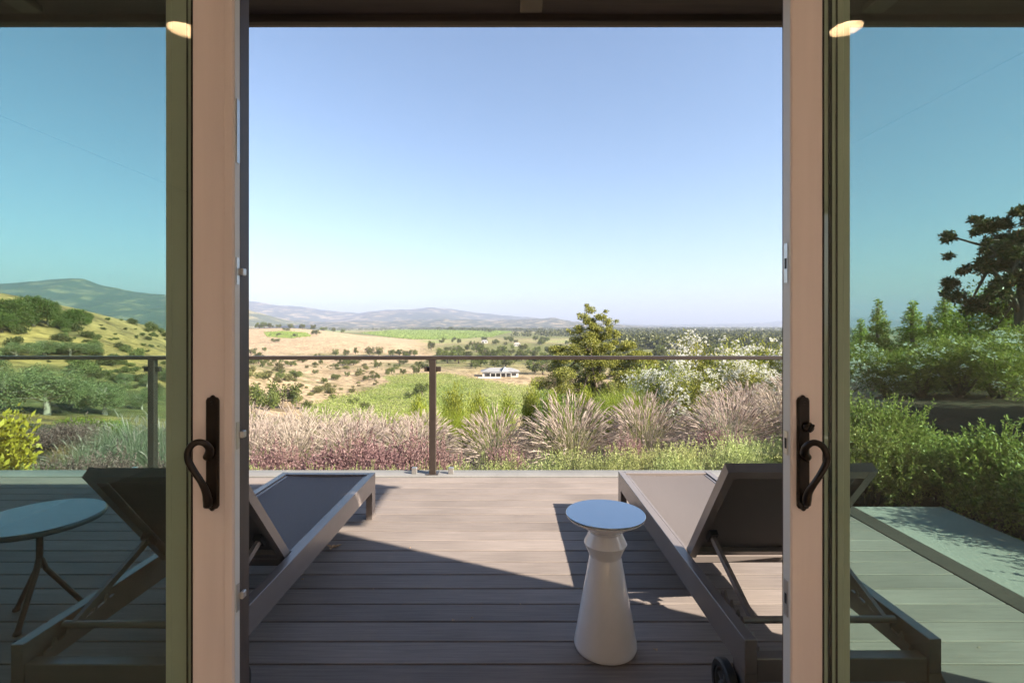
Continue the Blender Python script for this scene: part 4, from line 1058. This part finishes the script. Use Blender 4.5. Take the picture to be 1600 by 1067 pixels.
# white oleanders
def oleander(seed, flowers, label, group):
    rg = np.random.default_rng(seed)
    root = shrub('oleander_shrub', 'oleander', 1.1, 1.0, 2.4, 5200, .14, .026, seed, 14, upb=.7, rnd=.6, label=label, group=group)
    cr = root.children[0]
    co = np.empty(len(cr.data.vertices) * 3, dtype=np.float32); cr.data.vertices.foreach_get('co', co); co = co.reshape(-1, 3)
    r_ = np.linalg.norm((co - np.array([0, 0, 1.0])) / np.array([1.1, 1.0, 1.4]), axis=1)
    cand = np.where((r_ > .62) & (co[:, 2] > .5))[0]
    k = rg.choice(cand, flowers); parts = []
    for c in range(9):                         # each truss carries several five-petalled flowers
        ctr = co[k] + rg.normal(size=(flowers, 3)) * .055
        ax = unit((co[k] - np.array([0, 0, .8])) + rg.normal(size=(flowers, 3)) * .5)
        e1 = unit(np.cross(ax, rg.normal(size=(flowers, 3)))); e2 = np.cross(ax, e1)
        for j in range(5):
            a = 2 * math.pi * j / 5
            v, f = leaves(ctr, e1 * math.cos(a) + e2 * math.sin(a) + ax * .35, .040, .032, rg); parts.append((v, f))
    V_, F_ = merge(parts)
    mesh_part('flowers', V_, F_, M['petal'], root)
    return root
ol = Stock([oleander(300 + k, 180, 'oleander shrub covered in white flowers behind the fountain grasses', 'white flowering oleanders') for k in range(3)])
for px, py, Y, w in ((1045, 566, 12.5, 110), (1095, 536, 13.5, 120), (1150, 548, 13.0, 120), (1205, 530, 13.5, 120), (1265, 545, 12.5, 120), (1330, 540, 11.0, 90), (1010, 588, 12.6, 80), (1175, 574, 12.0, 100), (1080, 580, 11.8, 100)):
    x = (px - 800) * Y / F; sw = w / F * Y / 2.0; g0 = gz(x, Y)
    ol.put(x, Y, sc_=(sw, sw, (EYE - (py - 508) * Y / F - g0) / 2.05), z=g0)
og = Stock([oleander(320 + k, 26, 'tall green oleander with few flowers above the shaded bank', 'green oleanders on the bank') for k in range(2)])
for px, py, Y, w in ((1385, 552, 10.6, 90), (1440, 546, 10.2, 110), (1500, 538, 9.8, 120), (1560, 532, 9.4, 130), (1480, 530, 11.8, 120), (1560, 520, 11.6, 130), (1620, 516, 10.4, 130)):
    x = (px - 800) * Y / F; sw = w / F * Y / 2.0; g0 = gz(x, Y)
    og.put(x, Y, sc_=(sw, sw, (EYE - (py - 508) * Y / F - g0) / 2.05), z=g0)

# unseen evergreens added past the right end of the bank to shade it
ev = Stock([shrub('shade_evergreen', 'oleander', 1.5, 1.5, 3.4, 5200, .16, .07, 350, 14, upb=.4, label='unseen tall evergreen added to cast shade on the bank', group='added evergreens shading the bank')])
for x, Y in ((9.6, 6.4), (10.6, 4.9), (12.2, 5.6), (11.4, 3.4), (12.9, 4.2), (8.3, 5.5)): ev.put(x, Y, sc_=1.05)
hs_ = Stock([shrub('hillside_shrub', 'greenshrub', 1.6, 1.5, 2.2, 2600, .13, .07, 360 + k, 11, upb=.4, label='mid green shrub on the slope below the garden', group='shrubs around the lookout oak') for k in range(2)])
for px, py, Y, w in ((860, 606, 34, 70), (900, 612, 30, 80), (940, 612, 28, 80), (985, 600, 32, 80), (1015, 588, 34, 60), (835, 622, 26, 50), (880, 626, 22, 60), (930, 624, 20, 60), (965, 618, 19, 50), (770, 628, 22, 46), (745, 636, 20, 40), (715, 634, 24, 44), (1020, 566, 60, 50), (865, 585, 60, 60), (845, 596, 55, 50), (1045, 562, 70, 46)):
    x = (px - 800) * Y / F; g0 = gz(x, Y); sw = w / F * Y / 3.0
    hs_.put(x, Y, sc_=(sw, sw, max(.3, (EYE - (py - 508) * Y / F - g0) / 2.0)), z=g0)

# the lookout tree past the lime grass
def M45(px, py, Y=46.0): q = P(px, py, Y); return q
tb = hit(935, 640, 30); Yt = 46.0; xt = (935 - 800) * Yt / F; zt0 = gz(xt, Yt)
cl = []
rgx = np.random.default_rng(61)
def cpx(px, py, rx, rz_, k=1):
    for _ in range(k):
        q = P(px + rgx.normal() * rx * .35, py + rgx.normal() * rz_ * .3, Yt)
        cl.append((q.x - xt, rgx.normal() * rx * Yt / F * .6, q.z - zt0, rx * Yt / F, rx * Yt / F, rz_ * Yt / F))
for px, py, rx, rz_ in ((925, 486, 9, 6), (915, 494, 8, 6), (938, 496, 9, 6), (948, 503, 8, 6), (920, 505, 10, 6), (932, 512, 11, 7), (905, 517, 9, 6), (948, 516, 7, 6), (915, 524, 13, 7), (938, 526, 12, 7), (960, 528, 8, 6), (900, 532, 11, 6), (925, 537, 15, 7), (953, 540, 12, 7), (880, 545, 13, 6), (905, 548, 14, 7),
                        (975, 545, 12, 6), (930, 552, 16, 8), (960, 556, 14, 7), (990, 552, 13, 7), (1005, 558, 10, 6), (885, 560, 13, 7), (912, 568, 15, 8), (945, 572, 16, 8), (980, 570, 14, 8), (895, 582, 16, 8), (930, 588, 16, 9), (965, 588, 16, 9), (868, 572, 12, 7), (870, 592, 16, 9), (905, 602, 18, 9), (945, 606, 18, 9), (995, 585, 14, 8), (1012, 572, 10, 7), (855, 600, 14, 8), (880, 612, 16, 8), (925, 615, 18, 8), (970, 606, 18, 9), (1000, 600, 14, 8)):
    cpx(px, py, rx * (1.05 if py < 545 else 1.2), rz_ * (1.0 if py < 545 else 1.3))
    for _ in range(3): cpx(px + rgx.normal() * rx * .9, py + rgx.normal() * rz_ * .9, rx * .42, rz_ * .45)
lt = tree('oak_tree', 'tree_lit', cl, 62000, .15, .09, 62, .30, (.1, 0, 6.2), (0, 0, -.4), 'tall ragged oak rising above the railing beyond the lime grass', shell=.6, rnd=1.1, nlimb=7)
lt.location = (xt, Yt, zt0)

# young conifers and the magnolia beyond the bank
def conifer(seed, n, h, r, mat='conifer'):
    rg = np.random.default_rng(seed); cl = []
    for k in range(46):
        u = (k + .5) / 46; a = k * 2.4 + rg.normal() * .3; rad = r * (1 - u) ** .8 * rg.uniform(.55, 1.0)
        s = r * (.34 * (1 - u) + .09)
        cl.append((math.cos(a) * rad * .7, math.sin(a) * rad * .7, h * (.08 + .90 * u) + rg.normal() * .05, s, s, s * .75))
    t = tree('conifer_tree', mat, cl, n, .13, .05, seed, .10, (0, 0, h * .9), (0, 0, -.3), 'young conical conifer standing beyond the oleanders', group='young conifers beyond the bank', upb=.5, nlimb=0, wob=.02)
    return t
cf = Stock([conifer(400 + k, 11000, 5.0, 1.25) for k in range(2)])
for px, py, Y, w in ((1372, 468, 24, 62), (1426, 470, 23, 74), (1476, 455, 22, 66), (1345, 498, 27, 55), (1452, 492, 26, 60), (1500, 492, 24, 66)):
    x = (px - 800) * Y / F; g0 = gz(x, Y); h = EYE - (py - 508) * Y / F - g0; s = 1.1 * w / F * Y / 2.3
    cf.put(x, Y, sc_=(s, s, h / 5.0), z=g0)
ls2 = shrub('bright_bush', 'limeshrub', 1.1, 1.1, 3.6, 6500, .11, .05, 431, 14, upb=.8, label='bright green bushy tree in front of the magnolia', cat='tree')
Y = 14.0; x = (1543 - 800) * Y / F; g0 = gz(x, Y); ls2.location = (x, Y, g0); s = (EYE - (436 - 508) * Y / F - g0) / 3.3; ls2.scale = (1, 1, s)
Y = 12.5; xm_ = (1590 - 800) * Y / F; zm = gz(xm_, Y); cl = []
rgm = np.random.default_rng(90)
for px, py, rx in ((1535, 360, 14), (1555, 352, 16), (1580, 345, 16), (1600, 342, 18), (1535, 395, 16), (1560, 385, 18), (1590, 375, 20), (1545, 412, 15), (1570, 415, 18), (1600, 405, 20), (1540, 440, 15), (1565, 445, 18), (1595, 440, 20), (1530, 462, 15), (1555, 475, 18), (1590, 478, 20), (1630, 380, 24), (1640, 430, 24), (1625, 345, 20), (1660, 400, 24), (1640, 480, 24), (1610, 510, 20)):
    q = P(px, py, Y); r_ = rx * Y / F * .82
    cl.append((q.x - xm_, rgm.normal() * .55, q.z - zm, r_, r_, r_ * .9))
    for _ in range(3): cl.append((q.x - xm_ + rgm.normal() * r_ * .8, rgm.normal() * .6, q.z - zm + rgm.normal() * r_ * .8, r_ * .5, r_ * .5, r_ * .45))
mg = tree('magnolia_tree', 'magnolia', cl, 30000, .105, .045, 91, .13, (.1, 0, 3.4), (0, 0, -.3), 'dark glossy magnolia tree with rusty leaf undersides', shell=.9, upb=.3, rnd=1.2, nlimb=16)
mg.location = (xm_, Y, zm)

# ------------------------------------------------------------------ oaks and bushes on the hills
def oak_proto(seed, n, L, mat, name, label, group, R_=4.2, H=8.0, k=18, bark='bark', zlow=.36):
    rg = np.random.default_rng(seed)
    return tree(name, mat, oak_clumps(rg, R_, H, k, zlow), n, L, L * .62, seed, .28, (rg.normal() * .3, rg.normal() * .3, H * .5), (0, 0, -.6), label, group=group, bark=bark)
near_oak = Stock([oak_proto(500 + k, 14000, .26, 'oak', 'oak_tree', 'dark live oak crown on the golden hillside', 'live oaks on the golden hillside', k=40, zlow=.16) for k in range(2)])
def by_px(stock, px, py_base, h_px, w_px, H=8.0, Rr=4.2, label=None, d0=15.0, **kw):
    if py_base < 530 and px > 380:
        dd = np.linspace(690, 1000, 120); xx = (px - 800) / F * dd; zz = ground(xx, dd)
        k = int(np.argmin(np.abs(508 + F * (EYE - zz) / dd - py_base) + (dd > 930) * 5)); q = Vector((xx[k], dd[k], zz[k]))
    else: q = hit(px, py_base, d0)
    d = q.y
    h = h_px / F * d; w = w_px / F * d
    return stock.put(q.x, q.y, sc_=(w / (2 * Rr), w / (2 * Rr), h / (H * .93)), z=q.z, label=label, **kw)
for px, py, h, w in ((20, 512, 58, 56), (52, 510, 62, 58), (75, 508, 48, 40), (-20, 515, 62, 60), (118, 515, 42, 42), (130, 508, 26, 26), (95, 515, 22, 30), (4, 520, 40, 44)):
    by_px(near_oak, px, py, h, w)
pale_oak = Stock([oak_proto(520 + k, 11000, .20, 'oak_pale', 'pale_oak_tree', 'grey green oak in the swale below the golden hill', 'grey green oaks in the swale', k=30, bark='bark_pale', zlow=.26) for k in range(2)])
for px, py, h, w in ((72, 648, 92, 120), (165, 648, 62, 84), (128, 640, 60, 76), (10, 640, 74, 96), (25, 560, 30, 66), (70, 556, 28, 60), (110, 556, 26, 50), (140, 556, 24, 40), (222, 640, 34, 40), (240, 632, 30, 40), (-30, 600, 70, 80), (196, 600, 20, 30), (230, 605, 22, 28), (270, 600, 26, 40)):
    by_px(pale_oak, px, py, h, w)
bush = Stock([shrub('chaparral_bush', 'chaparral', 1.0, 1.0, 1.3, 1300, .17, .09, 540 + k, 8, rnd=.9, label='dry olive bush dotting the golden grass slope', group='chaparral bushes on the golden slopes', cat='bush') for k in range(3)])
rb = random.Random(12)
cnt = 0
while cnt < 290:
    u = rb.random()
    if u < .45: px, py = rb.uniform(100, 300), rb.uniform(500, 612)
    elif u < .50: px, py = rb.uniform(-40, 130), rb.uniform(520, 570)
    else: px, py = rb.uniform(386, 680), rb.uniform(557, 632)
    if 590 < px and py > 586: continue
    if px > 470 and py > 640 - (px - 470) * .33: continue
    q = hit(px, py, 15)
    if q.y > 420 or q.y < 30: continue
    if float(fbm(np.array([q.x / 26]), np.array([q.y / 34]), 3, 91)[0]) < rb.uniform(-.4, .2): continue
    w = (.35 + 1.5 * rb.random() ** 2) * (1.0 if q.y < 170 else 1.4)
    lb = ('dry olive bush on the steep golden hill around the live oaks', 'bushes on the golden hill') if px < 350 else ('dry olive bush on the pale tan slope above the vineyard', 'bushes on the tan slope')
    bush.put(q.x, q.y, label=lb[0], group=lb[1], sc_=(w, w, w * rb.uniform(.7, 1.25)), z=q.z - .1); cnt += 1
# middle-distance oaks, one by one
mid_oak = Stock([oak_proto(560 + k, 1700, .52, 'oak', 'valley_oak_tree', 'oak tree in the wooded valley around the white farmhouse', 'valley oaks', k=16, zlow=.22) for k in range(4)])
LIST = [(405, 512, 11, 14), (413, 512, 12, 14), (422, 512, 10, 12), (435.5, 509, 8, 9), (454, 508.5, 9, 13), (473, 511, 9, 12), (489, 511, 10, 10), (506, 513, 8, 13), (521, 511, 9, 8), (536, 513, 8, 8), (448, 517, 6, 14), (494, 523, 10, 19), (436, 525, 6, 12),
        (413, 549, 8, 8), (460, 527, 7, 12), (430, 535, 8, 14), (524, 556, 13, 12), (541, 556, 12, 11), (556, 554, 14, 9), (578, 556, 18, 16), (592, 556, 17, 16), (613, 556, 12, 16), (625, 556, 13, 16), (637, 556, 12, 16), (648, 556, 12, 14), (674, 547, 17, 13), (690, 556, 9, 14), (700, 548, 8, 14),
        (605, 587, 13, 12), (612, 584, 12, 12), (630, 585, 11, 12), (651, 585, 17, 13), (586, 593, 13, 17), (572, 595, 10, 12), (543, 588, 9, 10), (442, 640, 54, 52), (420, 642, 40, 36), (398, 644, 54, 34), (405, 560, 12, 20), (392, 555, 14, 20),
        (570, 640, 14, 22), (660, 618, 24, 30), (640, 622, 12, 20), (552, 630, 10, 20), (480, 640, 18, 26)]
for px, py, h, w in LIST: by_px(mid_oak, px, py, h, w, **(
    dict(label='oak on the crest of the tan hill below the blue range', group='crest oaks') if py < 530 else
    dict(label='oak in the line along the foot of the smooth tan hill', group='oaks at the foot of the tan hill') if py < 562 else
    dict(label='oak at the upper edge of the bright green vineyard', group='oaks above the vineyard') if py < 600 else
    dict(label='broad oak bush at the lower edge of the bright green vineyard', group='oaks below the vineyard')))
for k in range(46):
    px, py = rb.uniform(395, 690), rb.uniform(559, 600 if k % 2 else 575)
    if px > 590 and py > 584: continue
    hh = rb.uniform(4, 10) * (1 + (py - 559) / 40)
    by_px(mid_oak, px, py, hh, hh * rb.uniform(1.0, 2.0), label='small scrubby oak scattered over the tan slope above the vineyard', group='scrub oaks on the tan slope')
cnt = 0
while cnt < 225:
    px, py = rb.uniform(690, 1225), 532 + 62 * rb.random() ** 1.5
    if 735 < px < 822 and 579 < py: continue
    if px < 735 and py > 578 - (735 - px) * .3: continue
    if px < 720 and 540 < py < 552: continue
    if 725 < px < 870 and 588 < py: continue
    q = hit(px, py, 60)
    if q.y < 150: continue
    h = rb.uniform(6, 12); w = h * rb.uniform(.9, 1.35)
    mid_oak.put(q.x, q.y, sc_=(w / 8.4, w / 8.4, h / 7.4), z=q.z, label='oak tree in the wooded valley around the white farmhouse', group='valley oaks'); cnt += 1
for s_ in (ev, hs_, fg, sg, rg_, lg, bb, rs, jn, ls, ys, ol, og, cf, near_oak, pale_oak, bush, mid_oak): s_.clean()

hillside = Stock([oak_proto(580 + k, 7000, .26, 'oak', 'slope_oak_tree', 'rounded oak on the slope around the tall ragged oak', 'oaks on the garden slope', k=24, zlow=.14) for k in range(2)])
for px, py, Y, w in ((838, 596, 80, 46), (862, 578, 78, 56), (892, 574, 85, 60), (925, 580, 72, 60), (960, 572, 80, 60), (995, 566, 78, 60), (1030, 558, 84, 50), (905, 592, 62, 56), (975, 588, 60, 60), (1010, 576, 66, 56), (850, 604, 62, 44), (945, 598, 56, 56), (1060, 556, 90, 50)):
    x = (px - 800) * Y / F; g0 = gz(x, Y); sw = w / F * Y / 8.4
    hillside.put(x, Y, sc_=(sw, sw, (EYE - (py - 508) * Y / F - g0) / 7.4), z=g0)
hillside.clean()
# the far wood that reads as one mass
rgf = np.random.default_rng(700)
pts = []
while len(pts) < 5200:
    d = math.exp(rgf.uniform(math.log(620), math.log(5200))); px = rgf.uniform(640, 1330) if rgf.random() < .8 else rgf.uniform(380, 760)
    t_ = (px - 800) / F; x = t_ * d
    if t_ < -.05 and d < 1750: continue
    if t_ < -.20 and d < 2600: continue
    if float(fbm(np.array([x / 380]), np.array([d / 520]), 3, 71)[0]) > .02: continue
    pts.append((x, d, gz(x, d)))
pts = np.array(pts)
nper = 26; N_ = len(pts)
h = rgf.uniform(8, 15, N_)
dirs = unit(rgf.normal(size=(N_, nper, 3))); rad = rgf.random((N_, nper)) ** .4
pos = pts[:, None, :] + np.array([0, 0, 1.0]) * (h * .55)[:, None, None] + dirs * (rad * h[:, None])[..., None] * np.array([.55, .55, .45])
Ls = np.repeat(h * .34, nper)
v, f = leaves(pos.reshape(-1, 3), (dirs + rgf.normal(size=dirs.shape) * .7).reshape(-1, 3), Ls, Ls * .8, rgf)
fw = mesh_part('far_wood', v, f, M['oak'], None); tag(fw, 'dark band of woodland on the far valley floor', 'woodland', kind='stuff')

# vineyards: rows of vines following the ground
def vineyard(label, pix, spacing, step, h, w, ang, L, seed):
    rg = np.random.default_rng(seed)
    poly = VINE_POLY[pix]
    xs = [p[0] for p in poly]; ys_ = [p[1] for p in poly]; cx, cy_ = sum(xs) / len(xs), sum(ys_) / len(ys_)
    ext = max(max(xs) - min(xs), max(ys_) - min(ys_))
    u = np.arange(-ext, ext, spacing); s = np.arange(-ext, ext, step); U, S = np.meshgrid(u, s, indexing='ij')
    c_, s_ = math.cos(ang), math.sin(ang)
    X = cx + U * c_ - S * s_; Y_ = cy_ + U * s_ + S * c_
    ok = inside(poly, X, Y_); X, Y_ = X[ok], Y_[ok]
    n = len(X)
    per = 10
    X = np.repeat(X, per) + rg.normal(size=n * per) * w * .35; Y_ = np.repeat(Y_, per) + rg.normal(size=n * per) * w * .35
    Z = ground(X, Y_) + rg.random(n * per) * h
    A = rg.normal(size=(n * per, 3)) + np.array([0, 0, .5])
    v, f = leaves(np.stack([X, Y_, Z], -1), A, L * rg.uniform(.7, 1.3, n * per), L * .7, rg)
    o = mesh_part('vineyard', v, f, M['vine'], None); return tag(o, label, 'vineyard', kind='stuff')
vineyard('bright green vineyard on the flat below the garden', 'flat', 3.0, .8, 1.4, .55, R(58), .36, 801)
vineyard('small striped vineyard on the far tan hilltop', 'hilltop', 5.0, 2.2, 2.0, .8, R(8), 1.2, 802)
vineyard('broad green vineyard on the low rise beyond the tan hill', 'rise', 7.0, 5.0, 2.2, 2.5, R(20), 2.6, 803)

# ------------------------------------------------------------------ farm buildings
def building(name, px, py, wpx, hpx, label, roofm='grey_roof', depth=.55, nwin=4, rz=0.0, gable=False, porch=False):
    q = hit(px, py, 60); d = q.y; w = wpx / F * d; h = hpx / F * d
    t = empty(name, (q.x, q.y, q.z - .2), rz, label, 'house'); dp = w * depth
    MB().box(-w / 2, w / 2, 0, dp, -1.0, h + .2).build('wall', M['white_wall'], t)
    e = .05 * w; rh = h * .75
    r = MB().add([(-w / 2 - e, -e, h + .21), (w / 2 + e, -e, h + .21), (w / 2 + e, dp + e, h + .21), (-w / 2 - e, dp + e, h + .21), (-w / 2 + dp * .4, dp / 2, h + rh), (w / 2 - dp * .4, dp / 2, h + rh)],
                 [(0, 1, 5, 4), (1, 2, 5), (2, 3, 4, 5), (3, 0, 4), (3, 2, 1, 0)]).build('roof', M[roofm], t)
    if gable:
        g0 = .16 * w
        MB().add([(g0 * .2, -.5, h + .22), (g0 * 1.4, -.5, h + .22), (g0 * .8, -.5, h + rh * 1.45), (g0 * .2, dp * .5, h + .22), (g0 * 1.4, dp * .5, h + .22), (g0 * .8, dp * .5, h + rh * 1.45)],
                 [(0, 1, 2), (5, 4, 3), (0, 2, 5, 3), (2, 1, 4, 5), (1, 0, 3, 4)]).build('gable', M['white_wall'], r)
    for k in range(nwin):
        xx = -w / 2 + w * (k + .5) / nwin; ww = w / nwin * .26
        f = MB().box(xx - ww - .12, xx + ww + .12, -.09, -.002, h * .22, h * .86).build('window', M['white_wall'], t)
        MB().box(xx - ww, xx + ww, -.13, -.092, h * .27, h * .82).build('pane', M['dark_window'], f)
    if porch:
        MB().box(-w * .28, w * .30, -w * .10, -.15, h * .86, h * .98).build('porch_roof', M['grey_roof'], t)
        MB().box(-w * .28, w * .30, -.30, -.15, .2, h * .84).build('garage_door', M['dark_window'], t)
        for k in range(5):
            xx = -w * .28 + w * .57 * k / 4
            MB().box(xx - .15, xx + .15, -w * .10 + .1, -w * .10 + .4, -.6, h * .86 - .01).build('porch_post', M['white_wall'], t)
        MB().box(-w * .62, -w * .02, -w * .42, -w * .30, -.5, h * .30).build('garden_wall', M['white_wall'], t)
    return t
building('farmhouse', 782, 589, 56, 8, 'white farmhouse with grey hipped roof among oaks below the garden', gable=True, porch=True, rz=R(4))
building('barn', 1087, 534, 22, 3.6, 'long low white barn in the valley fields beyond the oleanders', depth=.3, nwin=5)
building('barn', 1122, 537, 24, 4.0, 'grey roofed shed right of the long low barn', depth=.35, nwin=4)
building('villa', 1040, 542, 12, 3.6, 'small tan roofed house left of the long low barn', 'tan_roof', nwin=3)
building('villa', 398, 510, 9, 5, 'pale hilltop house beside the crest oaks', 'tan_roof', nwin=2)
building('villa', 808, 541, 10, 3.5, 'tan house half hidden in the valley wood', 'tan_roof', nwin=3)
building('villa', 757, 536, 9, 3, 'tiny white house above the farmhouse roof', 'grey_roof', nwin=2)
